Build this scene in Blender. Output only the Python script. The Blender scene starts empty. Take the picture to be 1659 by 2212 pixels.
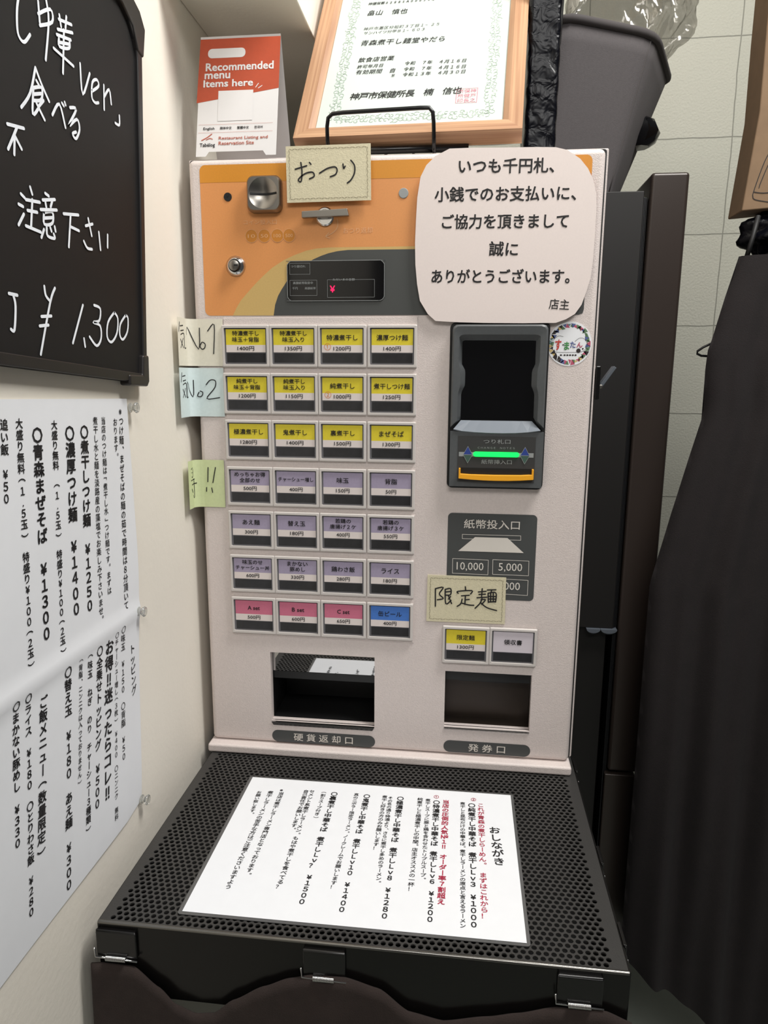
import bpy, math, random
from mathutils import Vector, Matrix
random.seed(7)
SC = bpy.context.scene
COL = SC.collection
# ---------------------------------------------------------------- camera
cam = bpy.data.cameras.new('camera'); cam.sensor_fit = 'VERTICAL'; cam.sensor_height = 36.0
cam.lens = 36.0 * 1513.98 / 2212; cam.clip_start = 0.01
co = bpy.data.objects.new('camera', cam); COL.objects.link(co)
co.location = (0.3044, -0.7824, 0.4626)
co.rotation_euler = (math.radians(78.960), math.radians(-0.364), math.radians(6.577))
SC.camera = co
# ---------------------------------------------------------------- world, lamps, exposure
wd = bpy.data.worlds.new('world'); SC.world = wd; wd.use_nodes = True
wd.node_tree.nodes['Background'].inputs[0].default_value = (1.0, 0.98, 0.96, 1)
wd.node_tree.nodes['Background'].inputs[1].default_value = 0.07
def lamp(name, loc, target, sx, sy, power, col):
    l = bpy.data.lights.new(name, 'AREA'); l.shape = 'RECTANGLE'; l.size = sx; l.size_y = sy
    l.energy = power; l.color = col
    o = bpy.data.objects.new(name, l); COL.objects.link(o); o.location = loc
    d = Vector(target) - Vector(loc); o.rotation_euler = d.to_track_quat('-Z', 'Y').to_euler()
lamp('ceiling_lamp', (0.85, -0.30, 1.70), (0.1, -0.05, 0.3), 0.3, 0.6, 20, (1.0, 0.98, 0.94))
lamp('room_lamp', (0.60, -1.70, 1.75), (0.25, 0.0, 0.4), 1.0, 0.5, 13, (1.0, 0.98, 0.95))
SC.view_settings.view_transform = 'Standard'; SC.view_settings.look = 'None'
SC.view_settings.gamma = 1; SC.view_settings.use_curve_mapping = False
SC.view_settings.exposure = 0.22
# ---------------------------------------------------------------- measured outlines, millimetres
PANEL=[(33.8,523.5),(249.8,525.4),(251.2,152.8),(32.8,152.2)]
R1=[(33.1,516.4),(251.4,516.1),(31.4,471),(252.1,472.1),(86.6,513.1),(141,513),(196.2,512.9)]
R2=[(32.3,462.7),(250.9,464),(31.1,418.7),(251.2,421.4)]
R3=[(32.6,410.2),(250.5,412),(31.8,365.9),(251.1,368.6)]
R4=[(33,358),(250.4,359.5),(31.6,311.2),(250.3,313.8)]
R5=[(33.2,305.9),(250.4,306.8),(32.4,259.4),(250.1,263.4)]
R6=[(32.2,252.9),(250.3,254.8),(31.4,205.3),(250,210)]
R7=[(32.1,200.6),(251,201.8),(31.4,153.7),(250.8,157.2),(83.2,200),(139.1,200.6),(195.9,200.3)]
B11=[(34.8,513.4),(82.6,513.4),(36.4,511.5),(81.9,511.4),(81.4,494.3),(81.2,486.6),(81.3,475.4),(81.2,473.4)]
B74=[(199.2,197.6),(247.5,198.9),(201.3,195.9),(246.9,181.3),(247,172.3),(247,171),(246.3,159.7)]
TWO=[(284.3,177.3),(394.6,178.2),(395.3,130.5),(287.3,128.2),(339.1,177.9)]
TWOL=[(288.5,171.4),(334,172.8),(334.6,154.5),(334.9,147.3),(334.9,134.4),(343,171.7),(388.9,172.4),(390.1,147),(390,132.6)]
TICKET=[(288.6,118.8),(390.6,119.7),(390.9,47.4),(289.9,49.8),(289.9,43.8),(389.5,45.1)]
PILLT=[(289.5,23.4),(392.8,22.2),(341.1,30.8),(341.6,15.1)]
COIN=[(77.1,131.5),(205.3,131.8),(204.3,42.4),(77.3,42.3),(77.2,36.6),(202.6,36.3)]
PILLC=[(76.8,21.2),(206.1,23.1),(141.9,29.8),(141.7,14.2)]
SIGNB=[(287.9,310.2),(387.5,310.6),(387.9,211.5),(288.8,208.7)]
SBt=[(306.5,297.4),(368.8,298.6),(337.6,303.9),(338,292.7)]
SBslot=[(305,285.9),(370.3,286.2),(370.5,281),(305.1,280.8)]
SBtrap=[(319.4,283.1),(355.7,283.2),(374.5,266.4),(300.8,266.2)]
SBbox=[[(294.8,257.1),(335.2,256.7),(335.3,239.4),(294.9,239.7)],[(340.3,257.5),(380.7,257.2),(380.9,240),(340.6,240.2)],[(340,235.4),(380.7,234.6),(380.8,216.7),(339.9,217.5)]]
GENTEI=[(266.5,236.7),(356.1,236.8),(356.5,181.1),(266,180.7)]
VAL=[(287.1,517.2),(388.9,517.4),(390.4,341.2),(288.1,340.7)]
VSC=[(299.5,499.6),(376.7,499.3),(378,415.1),(299.5,415.3)]
VSN=[(299.5,474.5),(303.4,468),(303.8,452.9),(299.7,444.3)]
VSH=[(300.1,414.9),(375.7,414.6),(385.3,405),(359,402),(332.4,402),(291.9,405.4)]
VTX=[(324.7,392.4),(354.1,392.2),(339.3,395.3),(339.5,389.9),(323.4,370.6),(356.3,370.5),(318.2,385.5),(359.7,385.5)]
VLED=[(314.3,378.2),(363.7,378.6),(338.5,381.8),(338.7,375.4),(298.7,378.3),(379.3,378.5)]
VDI=[(308.3,377.8),(308,386.7),(308.5,368.9),(303.8,377.7),(313,377.9),(370,378.3)]
VMO=[(298.9,363.2),(379.6,363.5),(379.8,352.6),(361.2,350.5),(339.6,349.9),(299.5,351.4),(299.3,356.3),(379.6,357.4)]
STK=[(412.3,496.4),(434.8,496.5),(411,518.3),(413.5,474.3)]
DEC=[(13.8,682.8),(424.3,682.5),(425.8,526.3),(12.5,526.6),(12.9,664.2),(424.4,666)]
SWO=[(44.8,526.7),(49.3,535.1),(54.6,543),(65.1,553.9),(73.7,562.4),(80.5,568.5),(90.7,576.9),(104.1,584.8),(115.7,589.7),(128.8,594.1),(140.2,596.2),(153.2,597.1),(247.2,596.6)]
SWI=[(91.1,526.6),(93.1,538.1),(96.6,547.4),(100.9,554.4),(106.9,562.9),(113.7,569.8),(120.3,575.1),(128.6,580.8),(136.8,585.3),(145,588.6),(153.1,591.2),(162.8,593.2),(174.1,594.3),(247.2,594.1)]
HOLE=[(39.7,650.2),(47.2,650.1)]
SLOT=[(67.1,669.5),(100.3,669.2),(104.2,664),(102.7,633.6),(69.2,632.7),(66.4,638),(83.6,651.9),(99,651.6),(69.8,651.4),(97.4,651.3)]
GCIR=[(228.8,650),(238.6,649.8)]
LEV=[(126.5,632.5),(175,634.2),(177.4,627.1),(126.9,625.7),(145.4,628.4),(154.3,628.2)]
CCI=[(68.5,610.1),(82.8,609.9),(97.3,609.7),(110.3,609.9),(75.6,610)]
CTX=[(59.9,625.4),(97.6,622.5),(169.4,614.6),(201.3,613.3),(150.9,608.9),(158.1,612.5),(163,618.4),(165.4,624.3)]
LOCK=[(44.1,579),(55,578.8),(60.9,578.8)]
DISP=[(108.2,584.4),(214.1,582.9),(214.4,541.4),(107.3,541.9),(110.6,581),(133,569.6),(110.6,563.6),(140.4,547.6),(152.1,563.8),(203.4,545.3),(157.7,554)]
OTSURI=[(109.7,697.1),(199.4,697.7),(200.1,642.6),(110.2,641.7)]
NOTI=[(280.9,690.5),(303.2,690.7),(329.3,690.1),(368,689.6),(387.2,688.9),(398.8,686.1),(412,677.6),(420.2,668.3),(425.9,657.9),(429.5,645.6),(430.8,632.1),(431,607.2),(430.6,582.1),(429.2,563),(426,550.2),(421.6,536),(415.5,526.9),(406.6,521.5),(396.1,517.8),(362.7,517.5),(322.1,517.9),(294.7,518.6),(269.9,520),(261.4,527.4),(252.9,540.8),(249.6,558),(247.5,577.7),(246.8,599.7),(247.5,622.8),(248.5,644.3),(251.6,664.3),(257.4,675.4),(266.5,683.8)]
NOTX=[[(290.6,673.9),(386.9,671.6)],[(266.6,647.5),(410.1,644.5)],[(274.6,620.4),(403.9,618.3)],[(324.2,592.5),(354.1,592.2)],[(264.8,566),(408.1,564.7)],[(388.5,536.6),(409.1,536.5)]]
N1=[(33.2,522.5),(32.9,472),(5.5,526.1),(3,470.8)]
N2=[(31.7,469.4),(31.8,416),(2.9,469.3),(0.4,414)]
N3=[(28.2,365.3),(28.4,310.8),(-1.9,364.2),(-4.5,307.6)]
ST1=[[(-11.3,490.9),(-9,514),(4,490.1),(5.9,513.1)],[(7.9,497.5),(5.9,493.4),(8.1,490.1),(11.3,491.7),(11.8,495.9),(8.8,497.8)],[(15.4,509.9),(23.2,516.7),(21.4,485.1)]]
ST2=[[(-16.9,436.1),(-15.5,454),(-4.7,437.1),(-3.4,455.7)],[(2.4,442.3),(0.7,438.3),(3.4,437.2),(6.1,438.9),(6.6,442.3),(3.7,443.6)],[(11.1,450.8),(16.1,455.9),(22.1,455.1),(21.1,447.5),(11.3,435.2),(26.5,436.5)]]
ST3=[[(9.3,356.1),(8.3,339.3)],[(18.1,356.3),(14.4,338.5)],[(6.5,332.6),(6.3,328)],[(12.7,332.2),(13.6,326.9)]]
STO=[[(119.6,674.6),(132,677.7)],[(125.7,681),(126.8,672.2),(126,663.2),(123.8,662.4),(123.2,665),(130,670),(137.9,671.3),(139.8,667.3),(134.7,664.8)],[(134.9,680.8),(136.5,679)],[(145.6,670.1),(153.9,674.5),(161.8,675.8),(164.3,672.8),(162.5,668.5),(157,666.4)],[(170.5,678.4),(171.2,674.1),(172.8,676.2)],[(178.8,681.8),(182.6,676.7),(182.6,669.5),(179.1,663),(175.1,659.9)]]
STG=[[(275.8,220.7),(276.2,199.4)],[(275.8,220.7),(284.8,222.6),(280.4,214.6),(285.1,209.3),(278.3,207.4)],[(287.1,220.4),(288.2,203.1),(294.1,207.3)],[(287.4,220.4),(293.3,221.4),(293.5,214.4),(288,213.4)],[(287.9,217.3),(293.1,218)],[(291,212.7),(294.9,203.4)],[(293.5,212),(291.1,208.8)],[(310.1,224.4),(310.6,220.6)],[(302.1,216.3),(301.7,218.6),(317.6,220.1),(316.3,216.1)],[(305.9,213.3),(314.8,214.5)],[(310.4,214),(310.2,203.3)],[(310.5,208.8),(315,209.5)],[(306.8,209.5),(305.4,203.9),(301.3,200.6)],[(306.1,204.7),(314.4,202.7),(320.4,202.5)],[(325.1,218.8),(333.9,220)],[(329.4,222.9),(329,212.8)],[(325.9,215.8),(333.3,216.5)],[(323.8,211.8),(334.9,213)],[(329.7,212),(327.7,205.7),(322,199.1)],[(328.3,209.6),(333.5,209.9),(329.3,204.2)],[(327.7,206.5),(335.3,200.5),(346.6,197.4)],[(335.3,221.6),(344.9,222.3)],[(340.2,221.8),(339.2,217.9)],[(336.2,217.8),(336.9,206.9)],[(336.2,217.8),(345,218.6),(345.1,207.7)],[(339.2,217.9),(339.5,207.8)],[(342.1,218),(342.5,207.9)],[(336.6,213.9),(344.9,214.2)],[(336.8,210.8),(345,211.1)],[(336.9,207.2),(345.1,208)]]
BOARD=[(-98.1,747.1),(-124.3,454.3),(-324.4,465.1),(-156,769.7),(-118.9,769.1),(-104.4,764.5),(-102.9,750.3),(-95.4,753.3),(-87,775.7),(-115.6,781.7),(-131.8,781)]
BCAP=[(-134.5,476.8),(-117.7,477.2),(-122.5,455.8),(-130.6,451.6),(-146.9,451.8),(-170.8,452.1)]
STB=[[(-280,714.1),(-283.4,703.8),(-284.8,691.1),(-282.2,686.7),(-277.2,687.1),(-270.1,694.6)],[(-256.8,721.6),(-256.8,707.8)],[(-258.1,713),(-241.5,723.4),(-240.4,715.6),(-257.1,706)],[(-246.4,727.6),(-245.1,714.1),(-253,685.4)],[(-231.2,721.5),(-213.2,725.7)],[(-229.9,725),(-228.7,717.7)],[(-220.1,728.2),(-222.6,719.2)],[(-233.9,713.6),(-212.7,720.3)],[(-235.7,709.3),(-216.1,713.9)],[(-233.1,707.9),(-233.3,702.4),(-219.6,706.8),(-218.2,713)],[(-232.8,705.3),(-219.2,709.7)],[(-241.5,697.8),(-215,696.1)],[(-225.3,716.8),(-231.2,684.9)],[(-204,702.3),(-203.2,680.5),(-189.7,700.7)],[(-188.8,687.7),(-176.5,696.2),(-178.7,700.1),(-186.4,695.3),(-188.9,683.7),(-184.3,681),(-178.3,683)],[(-167.3,700.3),(-169.4,680.8)],[(-168,691.1),(-158.4,700.1),(-156.2,689.6)],[(-142.5,684.9),(-143.6,677.2),(-151,676.3)],[(-266.9,674.9),(-276,655.1),(-288,642)],[(-266.9,674.9),(-260.8,666.5),(-252.7,658)],[(-267.1,666.5),(-264.3,664.6)],[(-271.6,660.2),(-274.9,642.1),(-266.6,649.1)],[(-271.6,660.2),(-261.2,664),(-262.8,655.7),(-272.5,651.7)],[(-271.8,656),(-262.2,659.8)],[(-269.4,651),(-260.7,642.9)],[(-260.2,656),(-266.4,650.3)],[(-250.1,649.8),(-239.4,660.8),(-233.2,646.6)],[(-235.6,662.8),(-233.4,661.6)],[(-231.7,664.7),(-230.8,663.2)],[(-224.7,663.4),(-215.7,665.1),(-228.4,649.4),(-215.5,658.1),(-212.6,651.8),(-218.9,643.1),(-223.6,645.1),(-218.2,648.1)],[(-305.5,625.8),(-287,628.9)],[(-294.7,627.505),(-300,619.8),(-307.1,609.8)],[(-298.2,622.6),(-300.8,608.2)],[(-298,620.4),(-291.8,614.2)],[(-297.1,584.1),(-293,582.4)],[(-300.8,576.6),(-295.9,576.1)],[(-302.9,562.7),(-295.7,571.2)],[(-285.6,591.3),(-283.8,587)],[(-292.1,581.5),(-275.3,583.5)],[(-291.2,574.6),(-279.6,575.8)],[(-284.4,583.2),(-288.6,564.3)],[(-294.8,563.7),(-277.3,562.8)],[(-267.7,591.4),(-263.4,590.6)],[(-271.7,585.9),(-255.6,589.9)],[(-268.5,585.6),(-267.9,582.1)],[(-259.2,588.4),(-262.2,583.3)],[(-275.4,578.6),(-254.3,582.8)],[(-270.8,577.7),(-271.6,569.5),(-260.9,572.3),(-259.8,580.1),(-270.8,577.7)],[(-270.9,573.7),(-260.3,576.2)],[(-272.6,565.6),(-276.8,559.2)],[(-269,567.5),(-268.7,561.9),(-259.7,561.7),(-260.4,564.7)],[(-264.4,568.4),(-263.2,566.1)],[(-258.5,570.2),(-257.8,567.1)],[(-245,582.2),(-223.4,585.8)],[(-235.1,583.4),(-241.1,558.8)],[(-236.4,574.5),(-224.3,573.8)],[(-213.7,579.6),(-202.3,583.3)],[(-208.8,586.2),(-205.1,573.6)],[(-218.2,567.1),(-213.5,562.7),(-206.1,562.9)],[(-193.1,578.7),(-192.2,564.8)],[(-178.3,579.3),(-179.8,568.8)],[(-278.2,525.1),(-277.3,518.9),(-272.9,515.5)],[(-264.6,525.4),(-272.4,514.2),(-289.8,476)],[(-285.1,503.1),(-272.3,504.5)],[(-288.3,496.2),(-277.1,497.6)],[(-226.3,516.7),(-245.5,486)],[(-228.4,490.3),(-227.5,484)],[(-208.8,518.3),(-199,516.3),(-201.9,506.5),(-212.2,504.3),(-201,502.1),(-201,491.7),(-209.2,485.4),(-219.5,492.2)],[(-174.9,515.4),(-187.1,506.1),(-190.3,493.8),(-183.2,489.6),(-172.6,497.8),(-169.2,510.5),(-174.9,515.4)],[(-153.8,514.8),(-165,506.1),(-167.3,496.6),(-161.9,492.9),(-152.4,500.6),(-149.8,512),(-153.8,514.8)],[(-320.5,515.4),(-311.4,515.2)],[(-315.9,514.7),(-314.5,507.7),(-318,491.8),(-321.8,491.8)]]
POST=[(-148.9,439.5),(-144.3,369.8),(-145.4,273.6),(-157.2,147.6),(-168.5,39.4),(-202.6,26.4),(-270.4,32.1),(-314.6,33.7),(-390,32.9),(-326.9,448.6),(-141.7,431),(-156,232.1),(-173.1,36.1)]
MENU=[('※つけ麺、まぜそばの麺の茹で時間は８分頂いて',-160.7,432.4,-175.4,241.1,0),('おります。',-173.2,423,-174.7,384.1,0),('当店のつけ麺は「煮干し水」つけ麺です。まずは',-194.3,425.4,-203.8,265.2,0),('煮干し水と麺を淡路産の藻塩でお楽しみ下さいませ。',-207.7,426.2,-221.1,243.8,0),('〇煮干しつけ麺\u3000¥１２５０',-226.3,420.3,-238,259.9,1),('〇濃厚つけ麺\u3000¥１４００',-247.9,421.3,-258.7,263.4,1),('大盛り無料\u3000（１.５玉）\u3000特盛り¥１００（２玉）',-268.3,426.9,-282.2,239.5,0.5),('〇青森まぜそば\u3000¥１３００',-290.6,423.2,-302.2,258.5,1),('大盛り無料（１.５玉）\u3000特盛り¥１００（２玉）',-311,431,-324.4,245.4,0.5),('追い飯\u3000¥５０',-327.7,431.5,-333.8,371.9,0.5),('トッピング',-167.4,203.5,-169.4,150.7,0),('〇味玉\u3000¥１５０\u3000〇背脂\u3000¥５０',-183.2,228.2,-199.3,97.4,0),('〇チャーシュー増し（３枚）\u3000¥４００\u3000〇ニンニク\u3000無料',-195.6,226.5,-221.4,48.5,0),('お得‼迷ったらコレ‼',-209.3,224.8,-234.3,77.1,1),('〇全乗せトッピング\u3000¥５００',-226.7,225.5,-252,80.3,0.7),('（味玉\u3000ねぎ\u3000のり\u3000チャーシュー３種類）',-242.9,226.7,-268.8,68.8,0.5),('（背脂、ニンニクは入っておりません）',-258,227.8,-275.8,119.1,0.3),('〇替え玉\u3000¥１８０\u3000あえ麺\u3000¥３００',-277.6,227.9,-303.2,39.5,0.8),('ご飯メニュー（数量限定）',-312.8,219.1,-334.9,94.3,0.8),('〇ライス\u3000¥１８０\u3000〇とりわさ飯\u3000¥２８０',-331.2,229.6,-352.3,56.8,0.7),('〇まかない豚めし\u3000¥３３０',-345.8,230.4,-359.8,120.8,0.8)]
SHEET=[('おしながき',346.3,-119,349.3,-178.4,0.6,0),('これが青森の煮干しらーめん。\u3000まずはこれから！',333.2,-79.5,333.4,-248.3,0.3,1),('〇純煮干し中華そば\u3000煮干しＬｖ３\u3000¥１０００',323.5,-80.7,324,-259.5,0.9,0),('煮干しと昆布だけの中華そば。煮干しラーメンの原点と言えるラーメン',313.7,-79.8,314.6,-260.7,0.2,0),('当店の圧倒的人気№１‼\u3000オーダー率７割超え',295.3,-78,295.2,-236,0.9,1),('〇特濃煮干し中華そば\u3000煮干しＬｖ６\u3000¥１２００',285,-80.1,286.4,-257.9,0.9,0),('煮干しスープに豚と鶏を合わせたトリプルスープ。',275.5,-78.3,277.3,-208.6,0.2,0),('純煮干しと極濃煮干しの中間。店主オススメの一杯！',266.8,-77.3,267,-222.9,0.2,0),('〇極濃煮干し中華そば\u3000煮干しＬｖ８\u3000¥１２８０',244.9,-77.9,247,-258.9,0.9,0),('その名の通り特濃より、さらに煮干し多めのラーメン。',233.8,-79.3,236.3,-218,0.2,0),('煮干し好きの方のみお願いします！',227.4,-78,227.9,-170.7,0.2,0),('〇鬼煮干し中華そば\u3000煮干しＬｖ１０\u3000¥１４００',207.3,-78.4,208.9,-255.9,0.9,0),('真のニボラー限定ラーメン。ノークレームでお願いします！',195.3,-77.7,195.9,-228.8,0.2,0),('〇裏煮干し中華そば\u3000煮干しＬｖ？\u3000¥１５００',170.5,-78.6,172,-251.1,0.9,0),('（割りスープ付き）',158.4,-78,159,-129.1,0.2,0),('セメント系煮干しラーメン。もはや煮干しを食べてる？',144.7,-77.5,146.8,-234.8,0.2,0),('自己責任でお願いします。',137.9,-78.4,139.4,-152,0.2,0),('※当店は煮干しラーメン専門店となっております。',111.1,-79.5,113.8,-222.8,0.2,0),('煮干しラーメンの苦手な方はご注意くださいますよう',98.9,-85.4,101,-240.5,0.2,0),('お願い致します。',86,-87.1,89.5,-131.9,0.2,0),('②',325.5,-70,325.5,-77.1,0.3,1),('①',284.3,-70,284.6,-77.2,0.3,1)]
CERT=[('神健保第0288SA00034号',53.8,232.4,134.8,232.1,0.2),('畠山\u3000慎也',54.6,215.1,104.1,213.9,0.3),('神戸市灘区分船町３丁目１−２５',53.6,186,144.9,185.9,0.1),('サンハイツ分甲Ｂ１−６０３',54.6,178.2,128.2,178.6,0.1),('青森煮干し麺堂やだら',53.3,160.5,153.6,159.1,0.3),('飲食店営業',54.6,130.7,96.7,131.2,0.3),('許可年月日',54.6,119.1,85.7,119.6,0.2),('令和\u3000７年\u3000４月１６日',109.3,120.4,179.9,119.4,0.2),('有効期間\u3000自',54.3,110.1,100.7,109.7,0.2),('令和\u3000７年\u3000４月１６日',109,110.7,180.1,109.5,0.2),('至',96,101.2,100.4,101.2,0.2),('令和１３年\u3000４月３０日',108.8,101.6,180.2,101.1,0.2),('神戸市保健所長\u3000楠\u3000信也',53.3,69.7,177.4,71.2,0.5)]
SEAL=[(172,75),(194.5,71.5),(194.7,49.9),(171.8,52.5)]
CBORD=[(35,44.5),(51.1,50.1),(218.6,44.9),(205.7,34.4),(24.4,246),(43.2,243.7),(219.7,222.8),(202.5,224.8),(179.7,21.7),(45.1,23.8)]
HOOK=[(152,701.3),(151.7,715.4),(153.2,725.8),(158.2,729.6),(169.6,730.6),(257.3,732.2),(261.2,730.8),(262.8,725.4),(264.3,697.3)]
TENT=[(8.1,695.1),(96.5,693.7),(9.6,816.1),(97.9,815.5),(94,725)]
TENTX=[(6.7,752.4),(96.9,764.3),(32.8,765.4),(70.9,764.7),(69.2,731.8),(30.1,733),(16.2,787.9),(91.5,786.2),(14.9,780.7),(43.5,779.8),(13.6,770.8),(68.8,769.4),(15.3,725.2),(83.5,723.5),(10.7,708.2),(28.6,707.7),(33.1,714.2),(87.4,713.9),(32.9,710.1),(72.5,708.9),(18.6,799.9),(59,805.4),(14.5,697.9),(86,696),(16.5,698.7),(81,699.1)]
FR=[(494.3,714.3),(540.7,713.4),(545.5,705.5),(548.1,736.8),(599,736.8),(543.1,-164.5),(590,-164.2),(499.6,75.5),(524,76.7),(541.3,77.5)]
BIN=[(422.5,949.3),(494.7,938.1),(529.3,927.4),(544.2,917.1),(569,890.3),(571.7,864.1),(566.6,843.8),(553.4,813.5),(528,773.4),(509.2,723.7),(418.4,907.9),(402,816.4),(489.8,724.1),(506.2,767.9),(527.7,821.5)]
PBAG=[(502.7,985.8),(501.3,959.5),(613,980.6),(609.9,945.9),(582.3,899.7),(482.6,951.4)]
KNOB=[(562.4,826.3),(568.7,811.9),(563.5,795.2),(540.4,789.6),(554,809.2)]
BLK=[(372.2,917.4),(408.6,915.7),(408.7,861.9),(393.1,858.9),(370.1,902.2),(403.2,747.7),(368.4,748.7),(387.6,854.9)]
GAR=[(679.3,616.6),(650.8,617),(647.3,590),(639.9,567.9),(628.9,515.3),(623,497.1),(623,466.2),(625.8,422.3),(623.3,398.4),(613.6,360.4),(604.2,316.1),(594.9,274.1),(585.3,226),(573.3,172.7),(573.8,117.3),(574.6,47.4),(574.3,-61.3),(576,-174.3),(574.3,-292.5),(574.6,-374.1),(574,-436.9),(600.6,-463.5),(645.7,-500.8),(642.3,-546.4)]
HANG=[(641.6,512.5),(624.1,504.4),(615.6,497),(619.7,492.6),(638.1,492)]
KRAFT=[(655.6,675.8),(688.6,679.1),(665.7,795.9),(664,891.3),(667.4,696.5),(673.6,718.8),(679.8,740.9)]
CLIPS=[[(-9272.7,-55932.5),(-5476,-32463.8)]]
CLOTHF=[(-11.2,-38),(5.3,-35.3),(27.4,-34.4),(34.6,-37.6),(58.4,-54.4),(72.1,-69.1),(86.4,-73.9),(98,-75),(109.7,-70.2),(123,-57.9),(144.7,-43.9),(172.9,-31.8),(184,-29.7),(186.9,-24.6)]
CLOTHF2=[(188.3,-27.7),(219.6,-26.1),(246.9,-33.4),(259.6,-42.4),(272.4,-51.4),(294.1,-55.1),(313.7,-54.7),(336.5,-47.5),(357.3,-41.7),(384.8,-38.3),(391.4,-32.3),(425.6,-34.1)]
CLF=[(0.3,-9.4),(37.1,-5.3),(35.2,-34.6),(4.1,-37.3),(190,-6.1),(214.8,-5.4),(213.7,-27.7),(187.9,-24.3),(389.1,-0.8),(425.7,-3.5),(427.4,-30.8),(390.7,-31.3)]
SIDE=[(449.5,28.3),(453.1,-2.1),(447.4,-164.3),(454.1,-163.4),(446.3,-92.1),(448.3,-269.6),(456.2,-259.1),(445.7,-42.9),(445.2,-287.3)]
SIDEC=[(465.8,470),(472.2,453.7),(469.7,117.2),(467.5,-47.3),(467.9,-54.1)]# ---------------------------------------------------------------- materials
def s2l(c):
    return tuple((x / 12.92 if x <= .04045 else ((x + .055) / 1.055) ** 2.4) for x in [v / 255 for v in c])
def mat(name, rgb, rough=.6, metal=0, var=0, vscale=30, bump=0, bscale=400, emit=0, spec=None, coat=0, stretch=None):
    m = bpy.data.materials.new(name); m.use_nodes = True
    nt = m.node_tree; b = nt.nodes['Principled BSDF']; c = s2l(rgb) + (1,)
    b.inputs['Base Color'].default_value = c; b.inputs['Roughness'].default_value = rough
    b.inputs['Metallic'].default_value = metal
    if spec is not None: b.inputs['Specular IOR Level'].default_value = spec
    if coat: b.inputs['Coat Weight'].default_value = coat; b.inputs['Coat Roughness'].default_value = .05
    if emit:
        b.inputs['Emission Color'].default_value = c; b.inputs['Emission Strength'].default_value = emit
    if var or bump:
        tc = nt.nodes.new('ShaderNodeTexCoord'); out = tc.outputs['Object']
        if stretch:
            mp = nt.nodes.new('ShaderNodeMapping'); mp.inputs['Scale'].default_value = stretch
            nt.links.new(out, mp.inputs['Vector']); out = mp.outputs['Vector']
        if var:
            n = nt.nodes.new('ShaderNodeTexNoise'); n.inputs['Scale'].default_value = vscale; n.inputs['Detail'].default_value = 5
            nt.links.new(out, n.inputs['Vector'])
            r = nt.nodes.new('ShaderNodeValToRGB')
            r.color_ramp.elements[0].position = .3; r.color_ramp.elements[1].position = .7
            r.color_ramp.elements[0].color = tuple(v * (1 - var) for v in c[:3]) + (1,)
            r.color_ramp.elements[1].color = tuple(min(1, v * (1 + var)) for v in c[:3]) + (1,)
            nt.links.new(n.outputs['Fac'], r.inputs['Fac']); nt.links.new(r.outputs['Color'], b.inputs['Base Color'])
        if bump:
            n = nt.nodes.new('ShaderNodeTexNoise'); n.inputs['Scale'].default_value = bscale; n.inputs['Detail'].default_value = 3
            nt.links.new(out, n.inputs['Vector'])
            bp = nt.nodes.new('ShaderNodeBump'); bp.inputs['Strength'].default_value = bump; bp.inputs['Distance'].default_value = .001
            nt.links.new(n.outputs['Fac'], bp.inputs['Height']); nt.links.new(bp.outputs['Normal'], b.inputs['Normal'])
    return m
M = {}
M['wall'] = mat('cream_wall', (241, 235, 223), .8, var=.03, vscale=6, bump=.25, bscale=160)
M['case'] = mat('case_paint', (218, 207, 203), .5, var=.04, vscale=500, bump=.35, bscale=900)
M['orange'] = mat('orange_print', (222, 150, 88), .45, var=.03, vscale=600)
M['amber'] = mat('amber_print', (214, 142, 40), .45, var=.03, vscale=600)
M['tan'] = mat('tan_print', (206, 174, 110), .45, var=.03, vscale=600)
M['slate'] = mat('slate_print', (70, 72, 71), .45)
M['slate_l'] = mat('slate_label', (72, 74, 74), .5)
M['coin'] = mat('coin_mark', (200, 128, 44), .5)
M['white'] = mat('white_print', (222, 216, 208), .6)
M['faint'] = mat('faint_print', (228, 176, 128), .6)
M['ink'] = mat('black_ink', (22, 20, 22), .7)
M['red'] = mat('red_ink', (176, 22, 62), .7)
M['pink_ink'] = mat('seal_ink', (206, 120, 140), .7)
M['redmark'] = mat('red_mark', (214, 130, 70), .7)
M['chrome'] = mat('chrome', (205, 205, 205), .14, 1)
M['steel'] = mat('brushed_steel', (150, 146, 140), .32, 1)
M['mirror'] = mat('mirror_steel', (205, 205, 205), .02, 1)
M['dark'] = mat('dark_plastic', (26, 27, 28), .4)
M['black'] = mat('black_void', (8, 8, 9), .6)
M['gloss'] = mat('black_gloss', (9, 9, 11), .08)
M['hous'] = mat('button_housing', (206, 200, 196), .4)
M['lens'] = mat('button_lens', (108, 108, 112), .25)
M['lampw'] = mat('button_bar', (44, 44, 46), .25, var=.15, vscale=120)
M['yel'] = mat('yellow_card', (224, 206, 54), .4, var=.03, vscale=400)
M['lil'] = mat('lilac_card', (164, 154, 178), .4, var=.03, vscale=400)
M['pnk'] = mat('pink_card', (204, 112, 138), .4, var=.03, vscale=400)
M['blu'] = mat('blue_card', (70, 120, 200), .4, var=.03, vscale=400)
M['pale'] = mat('pale_card', (214, 206, 214), .4)
M['cardw'] = mat('price_card', (226, 216, 212), .4)
M['bezel'] = mat('bezel_grey', (84, 87, 89), .38, var=.05, vscale=300)
M['bezel_d'] = mat('bezel_dark', (60, 60, 60), .4)
M['shelf'] = mat('shelf_blue_grey', (116, 124, 134), .4)
M['led'] = mat('led_green', (16, 236, 84), .4, emit=1.3)
M['ledr'] = mat('led_red', (240, 20, 80), .4, emit=1.6)
M['mouth'] = mat('amber_plastic', (250, 176, 44), .3)
M['dblue'] = mat('diamond_blue', (44, 66, 142), .5)
M['dgreen'] = mat('diamond_green', (64, 92, 82), .5)
M['grey'] = mat('grey_stripe', (150, 154, 154), .5)
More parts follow.
